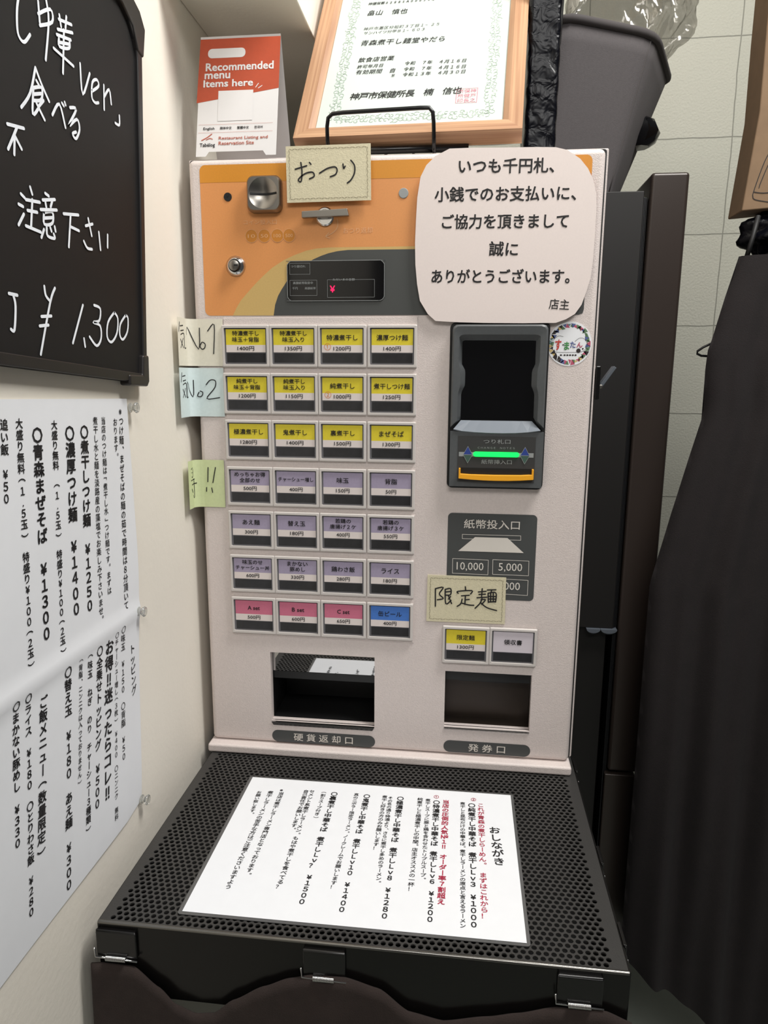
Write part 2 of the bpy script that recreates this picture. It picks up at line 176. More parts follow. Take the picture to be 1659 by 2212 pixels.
M['bronze'] = mat('chute_brown', (52, 44, 38), .35, .4)
M['paper'] = mat('white_paper', (236, 238, 242), .7, var=.01, vscale=60)
M['notice'] = mat('notice_paper', (232, 220, 216), .55, var=.015, vscale=500)
M['leather'] = mat('cream_card', (214, 206, 176), .7, var=.05, vscale=420, bump=.3, bscale=700)
M['stitch'] = mat('stitch_brown', (126, 118, 96), .8)
M['note1'] = mat('cream_note', (226, 222, 206), .8, var=.03, vscale=300)
M['note2'] = mat('pale_blue_note', (212, 226, 226), .8, var=.03, vscale=300)
M['note3'] = mat('pale_green_note', (206, 216, 168), .8, var=.03, vscale=300)
M['board'] = mat('blackboard', (24, 23, 24), .6, spec=.3, var=.08, vscale=60)
M['bframe'] = mat('board_frame', (30, 28, 29), .42)
M['bcap'] = mat('board_cap', (40, 37, 36), .4)
M['chalk'] = mat('white_marker', (236, 240, 246), .8, var=.06, vscale=120)
M['film'] = mat('laminate_edge', (92, 92, 92), .12)
M['perf'] = mat('perforated_steel', (60, 59, 58), .42, .2, bump=.15, bscale=700)
M['blksteel'] = mat('black_steel', (22, 21, 20), .22, .35)
M['wire'] = mat('black_wire', (14, 14, 16), .25)
M['cloth'] = mat('brown_cloth', (46, 36, 33), .95, var=.12, vscale=90, bump=.4, bscale=900)
M['apron'] = mat('charcoal_cloth', (29, 24, 25), .95, var=.1, vscale=40, bump=.4, bscale=900)
M['felt'] = mat('charcoal_fabric', (80, 76, 77), .95, var=.05, vscale=300, bump=.3, bscale=900)
M['felt_s'] = mat('brown_grey_fabric', (84, 76, 72), .95, var=.05, vscale=300)
M['bind'] = mat('grey_binding', (70, 66, 66), .9)
M['fridge'] = mat('fridge_black', (54, 46, 42), .3, .2)
M['fridge2'] = mat('fridge_side', (24, 22, 21), .5, .15)
M['gasket'] = mat('rubber_gasket', (12, 13, 16), .45)
M['lump'] = mat('grey_plastic', (84, 90, 98), .5)
M['kraft'] = mat('kraft_paper', (128, 104, 80), .85, var=.06, vscale=60)
M['bagb'] = mat('black_film', (5, 6, 13), .3, spec=.22)
M['wood'] = mat('oak_frame', (196, 146, 104), .5, var=.16, vscale=26, stretch=(1, 1, 1))
M['cert'] = mat('certificate_paper', (202, 212, 206), .6)
M['guil'] = mat('certificate_border', (158, 176, 160), .7)
M['card'] = mat('tent_card', (222, 220, 220), .6)
M['cardo'] = mat('tent_orange', (178, 70, 36), .55, var=.04, vscale=200)
M['rust'] = mat('rust_ink', (186, 96, 74), .7)
M['clearpin'] = mat('clear_pin', (225, 225, 220), .05)
M['floor'] = mat('floor_grey', (150, 156, 148), .7, var=.06, vscale=12)
M['edge'] = mat('edge_highlight', (120, 118, 114), .22, .9)  # pale metal that paints the highlight along the stand's front edge
M['clip'] = mat('clip_black', (14, 13, 13), .22)
b = M['clearpin'].node_tree.nodes['Principled BSDF']; b.inputs['Transmission Weight'].default_value = .75
M['bag'] = bpy.data.materials.new('clear_plastic'); M['bag'].use_nodes = True
def _bag(m):
    nt = m.node_tree; nt.nodes.clear()
    o = nt.nodes.new('ShaderNodeOutputMaterial'); mx = nt.nodes.new('ShaderNodeMixShader')
    tr = nt.nodes.new('ShaderNodeBsdfTransparent'); gl = nt.nodes.new('ShaderNodeBsdfGlossy')
    tr.inputs[0].default_value = (.68, .67, .65, 1)
    gl.inputs['Color'].default_value = (.8, .8, .8, 1); gl.inputs['Roughness'].default_value = .12
    tc = nt.nodes.new('ShaderNodeTexCoord'); mp = nt.nodes.new('ShaderNodeMapping'); mp.inputs['Scale'].default_value = (1.6, 1.6, .7)
    mp.inputs['Rotation'].default_value = (0, .5, 0)
    n = nt.nodes.new('ShaderNodeTexNoise'); n.inputs['Scale'].default_value = 9; n.inputs['Detail'].default_value = 1.5; n.inputs['Distortion'].default_value = 1.2
    bp = nt.nodes.new('ShaderNodeBump'); bp.inputs['Strength'].default_value = .9; bp.inputs['Distance'].default_value = .02
    nt.links.new(tc.outputs['Object'], mp.inputs[0]); nt.links.new(mp.outputs[0], n.inputs['Vector'])
    nt.links.new(n.outputs['Fac'], bp.inputs['Height']); nt.links.new(bp.outputs[0], gl.inputs['Normal'])
    mx.inputs[0].default_value = .2
    nt.links.new(tr.outputs[0], mx.inputs[1]); nt.links.new(gl.outputs[0], mx.inputs[2]); nt.links.new(mx.outputs[0], o.inputs[0])
_bag(M['bag'])
def _blackfilm(m):
    nt = m.node_tree; b = nt.nodes['Principled BSDF']
    tc = nt.nodes.new('ShaderNodeTexCoord'); n = nt.nodes.new('ShaderNodeTexNoise'); n.inputs['Scale'].default_value = 70; n.inputs['Distortion'].default_value = .8
    bp = nt.nodes.new('ShaderNodeBump'); bp.inputs['Strength'].default_value = .5; bp.inputs['Distance'].default_value = .004
    nt.links.new(tc.outputs['Object'], n.inputs['Vector']); nt.links.new(n.outputs['Fac'], bp.inputs['Height']); nt.links.new(bp.outputs[0], b.inputs['Normal'])
_blackfilm(M['bagb'])
def _woodgrain(m):
    nt = m.node_tree; b = nt.nodes['Principled BSDF']
    for n in [x for x in nt.nodes if x.type in ('TEX_NOISE', 'VALTORGB', 'MAPPING')]: nt.nodes.remove(n)
    tc = nt.nodes.new('ShaderNodeUVMap'); mp = nt.nodes.new('ShaderNodeMapping'); mp.inputs['Scale'].default_value = (4, 260, 1)
    n = nt.nodes.new('ShaderNodeTexNoise'); n.inputs['Scale'].default_value = 1; n.inputs['Detail'].default_value = 4
    r = nt.nodes.new('ShaderNodeValToRGB'); r.color_ramp.elements[0].position = .3; r.color_ramp.elements[1].position = .72
    r.color_ramp.elements[0].color = s2l((158, 114, 84)) + (1,); r.color_ramp.elements[1].color = s2l((206, 166, 130)) + (1,)
    nt.links.new(tc.outputs[0], mp.inputs[0]); nt.links.new(mp.outputs[0], n.inputs['Vector']); nt.links.new(n.outputs['Fac'], r.inputs['Fac'])
    nt.links.new(r.outputs[0], b.inputs['Base Color'])
_woodgrain(M['wood'])
def _blocks():
    m = bpy.data.materials.new('painted_block'); m.use_nodes = True; nt = m.node_tree; b = nt.nodes['Principled BSDF']; b.inputs['Roughness'].default_value = .75
    g = nt.nodes.new('ShaderNodeNewGeometry'); sp = nt.nodes.new('ShaderNodeSeparateXYZ'); cb = nt.nodes.new('ShaderNodeCombineXYZ')
    ax = nt.nodes.new('ShaderNodeMath'); ax.operation = 'ADD'; ax.inputs[1].default_value = -.80 + .28 * 20
    az = nt.nodes.new('ShaderNodeMath'); az.operation = 'ADD'; az.inputs[1].default_value = -.388 + .1765 * 20
    nt.links.new(g.outputs['Position'], sp.inputs[0]); nt.links.new(sp.outputs[0], ax.inputs[0]); nt.links.new(sp.outputs[2], az.inputs[0])
    nt.links.new(ax.outputs[0], cb.inputs[0]); nt.links.new(az.outputs[0], cb.inputs[1])
    wn = nt.nodes.new('ShaderNodeTexNoise'); wn.inputs['Scale'].default_value = 14
    nt.links.new(g.outputs['Position'], wn.inputs['Vector'])
    wm = nt.nodes.new('ShaderNodeMixRGB'); wm.blend_type = 'LINEAR_LIGHT'; wm.inputs[0].default_value = .003
    nt.links.new(cb.outputs[0], wm.inputs[1]); nt.links.new(wn.outputs['Color'], wm.inputs[2])
    br = nt.nodes.new('ShaderNodeTexBrick'); br.offset = 0; br.inputs['Scale'].default_value = 1
    br.inputs['Brick Width'].default_value = .28; br.inputs['Row Height'].default_value = .1765; br.inputs['Mortar Size'].default_value = .0012; br.inputs['Mortar Smooth'].default_value = .4
    br.inputs['Color1'].default_value = s2l((178, 178, 166)) + (1,); br.inputs['Color2'].default_value = s2l((182, 181, 169)) + (1,); br.inputs['Mortar'].default_value = s2l((132, 132, 122)) + (1,)
    nt.links.new(wm.outputs[0], br.inputs['Vector']); nt.links.new(br.outputs['Color'], b.inputs['Base Color'])
    ns = nt.nodes.new('ShaderNodeTexNoise'); ns.inputs['Scale'].default_value = 240; nt.links.new(g.outputs['Position'], ns.inputs['Vector'])
    ad = nt.nodes.new('ShaderNodeMath'); ad.operation = 'MULTIPLY_ADD'; ad.inputs[1].default_value = -2.0
    nt.links.new(br.outputs['Fac'], ad.inputs[0]); nt.links.new(ns.outputs['Fac'], ad.inputs[2])
    bp = nt.nodes.new('ShaderNodeBump'); bp.inputs['Strength'].default_value = .5; bp.inputs['Distance'].default_value = .002
    nt.links.new(ad.outputs[0], bp.inputs['Height']); nt.links.new(bp.outputs[0], b.inputs['Normal'])
    return m
M['block'] = _blocks()

# ---------------------------------------------------------------- mesh tools (all lengths in millimetres)
class Fr:
    def __init__(s, o, u, v):
        s.o, s.u, s.v = Vector(o), Vector(u), Vector(v); s.n = s.u.cross(s.v)
    def __call__(s, p): return s.o + s.u * p[0] + s.v * p[1] + s.n * p[2]
WORLD = Fr((0, 0, 0), (1, 0, 0), (0, 1, 0))
FRONT = Fr((0, 0, 0), (1, 0, 0), (0, 0, 1))
WALL = Fr((-14, 0, 0), (0, 1, 0), (0, 0, 1))
CERTF = Fr((110.88, 30, 709.72), (.998, -.06255, -.00923), (.04287, .56219, .8259))
class MB:
    def __init__(s): s.v = []; s.f = []; s.mi = []; s.m = 0; s.uv = None
    def add(s, vs, fs):
        n = len(s.v); s.v += [tuple(p) for p in vs]
        for f in fs: s.f.append([n + i for i in f]); s.mi.append(s.m)
        return s
    def box(s, x0, x1, y0, y1, z0, z1):
        P = [(x, y, z) for z in (z0, z1) for y in (y0, y1) for x in (x0, x1)]
        return s.add(P, [(0, 2, 3, 1), (4, 5, 7, 6), (0, 1, 5, 4), (2, 6, 7, 3), (0, 4, 6, 2), (1, 3, 7, 5)])
    def plate(s, poly, w0, w1):
        n = len(poly); a = sum(poly[i][0] * poly[(i + 1) % n][1] - poly[(i + 1) % n][0] * poly[i][1] for i in range(n))
        if a < 0: poly = poly[::-1]
        V = [(p[0], p[1], w0) for p in poly] + [(p[0], p[1], w1) for p in poly]
        F = [tuple(range(n - 1, -1, -1)), tuple(range(n, 2 * n))] + [(i, (i + 1) % n, n + (i + 1) % n, n + i) for i in range(n)]
        return s.add(V, F)
    def flat(s, poly, w):
        n = len(poly); a = sum(poly[i][0] * poly[(i + 1) % n][1] - poly[(i + 1) % n][0] * poly[i][1] for i in range(n))
        if a < 0: poly = poly[::-1]
        return s.add([(p[0], p[1], w) for p in poly], [tuple(range(n))])
    def ring(s, A, B, wa, wb):   # quads from loop A to loop B
        n = len(A); return s.add([(p[0], p[1], wa) for p in A] + [(p[0], p[1], wb) for p in B], [(i, (i + 1) % n, n + (i + 1) % n, n + i) for i in range(n)])
    def frame(s, A, B, w0, w1):  # a solid frame between outer loop A and inner loop B
        s.ring(A, B, w1, w1); s.ring(B, A, w0, w0); s.ring(A, A, w0, w1); s.ring(B, B, w1, w0); return s
    def stroke(s, pts, wd, w, smooth=True):
        P = [Vector(p) for p in pts]
        if smooth and len(P) > 2:
            Q = []
            for i in range(len(P) - 1):
                a, b, c, d = P[max(i - 1, 0)], P[i], P[i + 1], P[min(i + 2, len(P) - 1)]
                for k in range(4):
                    t = k / 4; Q.append(.5 * (2 * b + (c - a) * t + (2 * a - 5 * b + 4 * c - d) * t * t + (3 * b - a - 3 * c + d) * t ** 3))
            P = Q + [P[-1]]
        else:
            Q = []
            for i in range(len(P) - 1):
                k = max(1, int((P[i + 1] - P[i]).length / 2.5))
                Q += [P[i].lerp(P[i + 1], j / k) for j in range(k)]
            P = Q + [P[-1]]
        s.k = getattr(s, 'k', 0) + 1; w = w + .03 * (s.k % 14); V = []; h = wd / 2
        for i, p in enumerate(P):
            t = (P[min(i + 1, len(P) - 1)] - P[max(i - 1, 0)])
            t = t.normalized() if t.length > 1e-9 else Vector((1, 0)); nn = Vector((-t.y, t.x))
            V += [(p.x + nn.x * h, p.y + nn.y * h, w), (p.x - nn.x * h, p.y - nn.y * h, w)]
        s.add(V, [(2 * i, 2 * i + 1, 2 * i + 3, 2 * i + 2) for i in range(len(P) - 1)])
        for e in (P[0], P[-1]): s.flat([(e.x + h * math.cos(a * math.pi / 4), e.y + h * math.sin(a * math.pi / 4)) for a in range(8)], w + .015)
        return s
    def tube(s, pts, r, n=8, closed=False, rs=None):
        P = [Vector(p) for p in pts]; V = []; up = Vector((0, 0, 1)); N = len(P); prev = None
        for i, p in enumerate(P):
            t = (P[(i + 1) % N] - P[i - 1]) if closed else (P[min(i + 1, N - 1)] - P[max(i - 1, 0)])
            t.normalize()
            a = prev - t * prev.dot(t) if prev is not None else t.cross(up if abs(t.z) < .9 else Vector((1, 0, 0)))
            a.normalize(); prev = a; b = t.cross(a); rr = rs[i] if rs else r
            V += [p + (a * math.cos(k * 2 * math.pi / n) + b * math.sin(k * 2 * math.pi / n)) * rr for k in range(n)]
        F = [(i * n + k, i * n + (k + 1) % n, ((i + 1) % N) * n + (k + 1) % n, ((i + 1) % N) * n + k) for i in range(N if closed else N - 1) for k in range(n)]
        if not closed: F += [tuple(range(n - 1, -1, -1)), tuple((N - 1) * n + k for k in range(n))]
        return s.add(V, F)
    def lathe(s, cx, cy, prof, n=32):   # prof: (radius, w)
        V = []; F = []
        for r, w in prof: V += [(cx + r * math.cos(k * 2 * math.pi / n), cy + r * math.sin(k * 2 * math.pi / n), w) for k in range(n)]
        for i in range(len(prof) - 1): F += [(i * n + k, i * n + (k + 1) % n, (i + 1) * n + (k + 1) % n, (i + 1) * n + k) for k in range(n)]
        F += [tuple(range((len(prof) - 1) * n, len(prof) * n)), tuple(range(n - 1, -1, -1))]
        return s.add(V, F)
    def loft(s, loops, cap=True):
        n = len(loops[0]); V = [p for l in loops for p in l]
        F = [(i * n + k, i * n + (k + 1) % n, (i + 1) * n + (k + 1) % n, (i + 1) * n + k) for i in range(len(loops) - 1) for k in range(n)]
        if cap: F += [tuple(range(n - 1, -1, -1)), tuple((len(loops) - 1) * n + k for k in range(n))]
        return s.add(V, F)
    def grid(s, fn, nu, nv, closed=False):
        V = [fn(i / nu, j / nv) for j in range(nv + 1) for i in range(nu + 1)]
        return s.add(V, [(j * (nu + 1) + i, j * (nu + 1) + i + 1, (j + 1) * (nu + 1) + i + 1, (j + 1) * (nu + 1) + i) for j in range(nv) for i in range(nu)])
    def map(s, fn): s.v = [tuple(fn(p)) for p in s.v]; return s
def rrect(x0, y0, x1, y1, r, k=5):
    if not isinstance(r, (list, tuple)): r = [r] * 4
    P = []
    for (cx, cy, a, q) in ((x1, y0, -90, r[1]), (x1, y1, 0, r[2]), (x0, y1, 90, r[3]), (x0, y0, 180, r[0])):
        ox = cx - q if cx == x1 else cx + q; oy = cy - q if cy == y1 else cy + q
        P += [(ox + q * math.cos(math.radians(a + 90 * j / k)), oy + q * math.sin(math.radians(a + 90 * j / k))) for j in range(k + 1)]
    return P
def circ(cx, cy, r, n=32): return [(cx + r * math.cos(k * 2 * math.pi / n), cy + r * math.sin(k * 2 * math.pi / n)) for k in range(n)]
def mesh(name, mb, fr):
    P = [fr(p) * .001 for p in mb.v]
    c = Vector((0, 0, 0))
    if P:
        for k in range(3): c[k] = (min(p[k] for p in P) + max(p[k] for p in P)) / 2
    me = bpy.data.meshes.new(name); me.from_pydata([p - c for p in P], [], mb.f); me.polygons.foreach_set('material_index', mb.mi)
    if mb.uv:
        ul = me.uv_layers.new(); fl = [x for f in mb.f for i in f for x in mb.uv[i]]; ul.data.foreach_set('uv', fl)
    me.update(); return me, c
WORLDPOS = {}
def obj(name, mb, mats, parent=None, fr=WORLD, smooth=False, bevel=0, seg=2, label=None, cat=None, group=None, kind=None, fix=True):
    me, c = mesh(name, mb, fr)
    for m in (mats if isinstance(mats, (list, tuple)) else [mats]): me.materials.append(M[m])
    if fix:
        import bmesh
        bm = bmesh.new(); bm.from_mesh(me); bmesh.ops.remove_doubles(bm, verts=bm.verts, dist=1e-6); bmesh.ops.recalc_face_normals(bm, faces=bm.faces); bm.to_mesh(me); bm.free()
    if smooth:
        me.polygons.foreach_set('use_smooth', [True] * len(me.polygons))
        if smooth != 'all': me.set_sharp_from_angle(angle=math.radians(35))
    o = bpy.data.objects.new(name, me); COL.objects.link(o)
    place(o, c, parent); tag(o, label, cat, group, kind)
    if bevel:
        b = o.modifiers.new('bevel', 'BEVEL'); b.width = bevel * .001; b.segments = seg; b.limit_method = 'ANGLE'; b.angle_limit = math.radians(50)
        me.polygons.foreach_set('use_smooth', [True] * len(me.polygons)); me.set_sharp_from_angle(angle=math.radians(35)); b.harden_normals = True
    return o
def place(o, c, parent=None):
    c = Vector(c); WORLDPOS[o.name] = c
    if parent: o.parent = parent; o.location = c - WORLDPOS[parent.name]
    else: o.location = c
def tag(o, label=None, cat=None, group=None, kind=None):
    for k, v in (('label', label), ('category', cat), ('group', group), ('kind', kind)):
        if v: o[k] = v
def thing(name, loc, label, cat, group=None):
    o = bpy.data.objects.new(name, None); COL.objects.link(o); o.empty_display_size = .02
    place(o, Vector(loc) * .001); tag(o, label, cat, group); return o
# lettering: filled outlines of the built-in font, as flat ink
_G = {}
def glyph(t, bold=0):
    k = (t, round(bold, 2))
    if k not in _G:
        cu = bpy.data.curves.new('g', 'FONT'); cu.body = t; cu.size = 1; cu.resolution_u = 2; cu.offset = 0
        o = bpy.data.objects.new('g', cu); COL.objects.link(o)
        dg = bpy.context.evaluated_depsgraph_get(); dg.update(); me = bpy.data.meshes.new_from_object(o.evaluated_get(dg))
        V = [(v.co.x, v.co.y) for v in me.vertices]; F = [tuple(p.vertices) for p in me.polygons]
        n0 = max(1, len(V))
        if bold > .15:   # heavier lettering: the same outline laid down four times, a hair apart
            d = .02 * bold; n = len(V)
            F = [tuple(i + k * n for i in f) for k in range(4) for f in F]; V = [(x + a, y + c) for a, c in ((d, d), (-d, d), (d, -d), (-d, -d)) for x, y in V]
        bpy.data.objects.remove(o); bpy.data.curves.remove(cu); bpy.data.meshes.remove(me)
        xs = [v[0] for v in V] or [0]; ys = [v[1] for v in V] or [0]
        _G[k] = (V, F, min(xs), max(xs), min(ys), max(ys), n0)
    return _G[k]
def put(mb, g, fn, w):
    n = g[6]; mb.add([fn(x, y) + (w + .05 * (i // n),) for i, (x, y) in enumerate(g[0])], g[1])
def wide(t): return all(ord(c) > 0x2000 for c in t)
def ink(mb, t, x0, y0, x1, y1, h=None, w=.3, bold=0, slant=0):
    """one line of lettering whose ink runs from (x0,y0) to (x1,y1), the mid line; h = letter height"""
    g = glyph(t, bold); L = math.hypot(x1 - x0, y1 - y0); a = math.atan2(y1 - y0, x1 - x0); ca, sa = math.cos(a), math.sin(a)
    sx = L / max(1e-6, g[3] - g[2]); sy = (h / (g[5] - g[4])) if h else sx; my = (g[4] + g[5]) / 2
    def fn(x, y):
        X = (x - g[2]) * sx; Y = (y - my) * sy; X += slant * Y
        return (x0 + X * ca - Y * sa, y0 + X * sa + Y * ca)
    put(mb, g, fn, w)
VM = {'（': '︵', '）': '︶', '「': '﹁', '」': '﹂'}
def column(mb, t, x0, y0, x1, y1, w=.3, bold=0, wf=.96):
    """a vertical line of Japanese lettering from (x0,y0) down to (x1,y1)"""
    n = len(t); L = math.hypot(x1 - x0, y1 - y0); p = L / n; dx, dy = (x1 - x0) / L, (y1 - y0) / L; s = p * .98
    for i, ch in enumerate(t):
        if ch == '　': continue
        ch = VM.get(ch, ch); g = glyph(ch, bold)
        if not g[0]: continue
        cx, cy = x0 + dx * p * (i + .5), y0 + dy * p * (i + .5)
        mx = .5 if ord(ch) > 0x2000 and ch != '‼' else (g[2] + g[3]) / 2; my = .36
        if ch in '。、': mx, my = -.15, -.15
        rot = ch in 'ー'
        if ch in '︵︶﹁﹂': mx, my = (g[2] + g[3]) / 2, (g[4] + g[5]) / 2
        def fn(x, y):
            X, Y = (x - mx) * s * wf, (y - my) * s
            if rot: X, Y = Y, -X
            return (cx - X * dy + Y * -dx, cy + X * dx - Y * dy) if False else (cx + X * (-dy) + Y * (-dx), cy + X * dx + Y * (-dy))
        put(mb, g, fn, w)

# ================================================================ the setting
def wallpiece(name, mats, *bx):
    mb = MB(); mb.box(*bx); return obj(name, mb, mats, kind='structure')
wallpiece('wall_left', 'wall', -114, -14, -1600, 750, -750, 1700)
wallpiece('wall_back', 'block', -114, 1500, 750, 850, -750, 1700)
wallpiece('floor', 'floor', -114, 1500, -1600, 850, -790, -750)
mb = MB(); mb.box(-14, 112, -30, 749, 858, 1150); obj('trim_1', mb, 'wall', kind='structure', bevel=2)

# ================================================================ ticket machine
tm = thing('ticket_machine', (219, 120, 0), 'beige ticket vending machine with orange header and rows of food buttons, on the black stand', 'ticket machine')
mb = MB()
mb.add([(-3.5, 12.5, 11.6), (443, 12.5, 11.6), (443, 12.5, 692), (-3.5, 12.5, 692), (-3.5, 255, 11.6), (443, 255, 11.6), (443, 255, 692), (-3.5, 255, 692)],
       [(0, 4, 7, 3), (1, 2, 6, 5), (3, 7, 6, 2), (4, 5, 6, 7), (0, 1, 5, 4)])
mb.add([(-3.5, 12.5, 11.6), (443, 12.5, 11.6), (443, 12.5, 692), (-3.5, 12.5, 692), (9, 12.5, 24), (430, 12.5, 24), (430, 12.5, 680), (9, 12.5, 680)],
       [(0, 1, 5, 4), (1, 2, 6, 5), (2, 3, 7, 6), (3, 0, 4, 7)])
obj('case', mb, 'case', tm, bevel=1.5)
mb = MB(); mb.box(-2.5, 440.5, -12, 254, .3, 11.4); obj('base', mb, 'case', tm, bevel=3, seg=3)
# front plate with the two openings
def holed(xs, zs, skip, w0, w1):
    mb = MB(); nx, nz = len(xs) - 1, len(zs) - 1
    full = {(i, j) for i in range(nx) for j in range(nz)} - set(skip)
    for i, j in full:
        a, b, c, d = xs[i], xs[i + 1], zs[j], zs[j + 1]
        mb.add([(a, c, w1), (b, c, w1), (b, d, w1), (a, d, w1)], [(0, 1, 2, 3)]); mb.add([(a, c, w0), (b, c, w0), (b, d, w0), (a, d, w0)], [(3, 2, 1, 0)])
        for (di, dj, p, q) in ((-1, 0, (a, c), (a, d)), (1, 0, (b, d), (b, c)), (0, -1, (b, c), (a, c)), (0, 1, (a, d), (b, d))):
            if (i + di, j + dj) not in full:
                mb.add([(p[0], p[1], w0), (q[0], q[1], w0), (q[0], q[1], w1), (p[0], p[1], w1)], [(0, 1, 2, 3)])
    return mb
mb = holed([6, 77, 205, 289.5, 390.5, 432.4], [17.6, 42.3, 48.5, 119.3, 131.6, 682.9], [(1, 1), (1, 2), (1, 3), (3, 2)], -10.5, 0)
lp_ = [rrect(6 - d, 17.6 - d, 432.4 + d, 682.9 + d, .05 + d) for d in (0, 1.2, 2.3, 3.4, 4.2, 5, 5.5, 5.9, 6, 6)]
for a, b2, w0, w1 in zip(lp_, lp_[1:], (0, -.12, -.46, -1.05, -1.72, -2.7, -3.6, -4.9, -6), (-.12, -.46, -1.05, -1.72, -2.7, -3.6, -4.9, -6, -10.5)): mb.ring(a, b2, w0, w1)
obj('front_plate', mb, 'case', tm, FRONT, smooth=True)
mb = MB(); mb.frame(rrect(-1.6, 12, 440.6, 690.6, 3), rrect(8, 20, 430, 680, 3), -12.4, -10.6); obj('gap_shade', mb, 'black', tm, FRONT)  # black frame painted in for the shade in the gap round the plate
# printed header
mb = MB()
out = rrect(13, 526.6, 425, 682.7, 6)
mb.flat(out, .25); mb.m = 1; mb.flat(rrect(13, 665, 425, 682.7, [0, 0, 6, 6]), .4)
mb.m = 2; mb.flat(SWO[:-1] + [(425, 597), (425, 594)] + [(p[0], p[1]) for p in SWI[:-1]][::-1], .4)
mb.m = 3; mb.flat(SWI[:-1] + [(425, 594)] + [(425, 532), (424, 528), (420, 526.6)], .4)
gp = obj('header_graphic', mb, ['orange', 'amber', 'tan', 'slate'], tm, FRONT, fix=False)
mb = MB(); mb.m = 0
for c in CCI[:4]: mb.flat(circ(c[0], 609.9, 6.7), .5)
mb.m = 1
for c, t in zip(CCI[:4], ('10', '50', '100', '500')):
    mb.stroke(circ(c[0], 609.9, 6.7, 24) + circ(c[0], 609.9, 6.7, 24)[:1], .35, .6)
    ink(mb, t, c[0] - 4, 609.9, c[0] + 4, 609.9, 3.6, .6)
obj('coin_marks', mb, ['coin', 'faint'], gp, FRONT, fix=False)
mb = MB(); ink(mb, 'コイン投入口', 60, 624, 97, 624, 5, .6); obj('header_lettering', mb, 'faint', gp, FRONT, fix=False); mb = MB(); ink(mb, 'おつり返却', 169.5, 614, 201, 614, 6, .6)
mb.stroke([(163, 626), (163.5, 618.4), (159, 612.5), (151, 608.5)], .8, .6); mb.stroke([(154, 612), (150.5, 608.3), (155, 606.5)], .8, .6)
obj('header_lettering', mb, 'faint', gp, FRONT, fix=False)
# fittings in the header
mb = MB(); mb.lathe(43.5, 650.2, [(4.4, .2), (4.4, .9), (3.6, .9)], 24); mb.box(43, 44.2, 650.2, 653.8, .8, 1.3); obj('peg_hole', mb, 'black', tm, FRONT)
mb = MB(); mb.lathe(233.7, 650, [(5.1, .2), (5.1, .8), (4.6, 1)], 28); obj('blank_disc', mb, 'grey', tm, FRONT)
def dense(P, n):
    L = []; tot = sum(math.dist(P[i], P[(i + 1) % len(P)]) for i in range(len(P)))
    acc = 0; i = 0; seg = math.dist(P[0], P[1])
    for k in range(n):
        d = tot * k / n
        while acc + seg < d - 1e-9: acc += seg; i += 1; seg = math.dist(P[i % len(P)], P[(i + 1) % len(P)])
        t = (d - acc) / max(seg, 1e-9); a, b2 = P[i % len(P)], P[(i + 1) % len(P)]; L.append((a[0] + (b2[0] - a[0]) * t, a[1] + (b2[1] - a[1]) * t))
    return L
sq = dense(rrect(66.5, 632.7, 104, 669.5, 7, 7), 96)
cc = [(85 + 15.8 * math.cos(math.atan2(p[1] - 651.2, p[0] - 85.2)), 651.4 + 15.8 * math.sin(math.atan2(p[1] - 651.2, p[0] - 85.2))) for p in sq]
mb = MB(); mb.ring(sq, sq, 0, 6); sq2 = [(85.2 + (p[0] - 85.2) * .9, 651.2 + (p[1] - 651.2) * .9) for p in sq]; mb.ring(sq, sq2, 6, 9.5); mb.ring(sq2, cc, 9.5, 9.5)
last = cc; lw = 9.5
for k in range(1, 13):
    f = 1 - k / 12.5; cur = [(85 + (p[0] - 85) * f, 651.4 + (p[1] - 651.4) * f) for p in cc]; w = 9.5 - 6 * (1 - f * f); mb.ring(last, cur, lw, w); last, lw = cur, w
mb.flat(last, lw)
cs = obj('coin_slot', mb, 'steel', tm, FRONT, smooth=True)
mb = MB(); pts = [(-14 + 2 * i, 9.5 - 6 * (1 - ((-14 + 2 * i) / 15.8) ** 2)) for i in range(15)]
mb.add([(85 + a, 651.4 + dv, w + .6) for a, w in pts for dv in (-1, 1)], [(2 * i, 2 * i + 1, 2 * i + 3, 2 * i + 2) for i in range(14)])
obj('slit', mb, 'black', cs, FRONT)
mb = MB(); mb.lathe(150, 628.2, [(9.6, 0), (9.6, 2), (8.4, 3.4), (7, 3.4), (6.8, 2.6)]); lv = obj('return_lever', mb, 'chrome', tm, FRONT, smooth=True)
mb = MB(); mb.plate([(126.5, 625.8), (177, 627), (175.2, 634.2), (126.5, 632.3)], 4, 10); mb.box(146, 154, 626, 633, 2, 5); obj('lever_bar', mb, 'steel', lv, FRONT, bevel=.6)
mb = MB(); mb.lathe(50, 579, [(11, .2), (10.8, 1.4), (7.4, 5), (7, 5.2)]); lk = obj('door_lock', mb, 'chrome', tm, FRONT, smooth=True)
mb = MB(); mb.lathe(50, 579, [(6.9, 4), (6.9, 5.6), (5.9, 5.6)]); obj('lock_ring', mb, 'black', lk, FRONT)
mb = MB(); mb.lathe(50, 579, [(5.8, 5.6), (5.6, 7.6), (5, 8)]); kc = obj('lock_cylinder', mb, 'steel', lk, FRONT, smooth=True)
mb = MB(); mb.box(50.2, 54.5, 578.2, 579.8, 7.9, 8.3); obj('keyhole', mb, 'black', kc, FRONT)
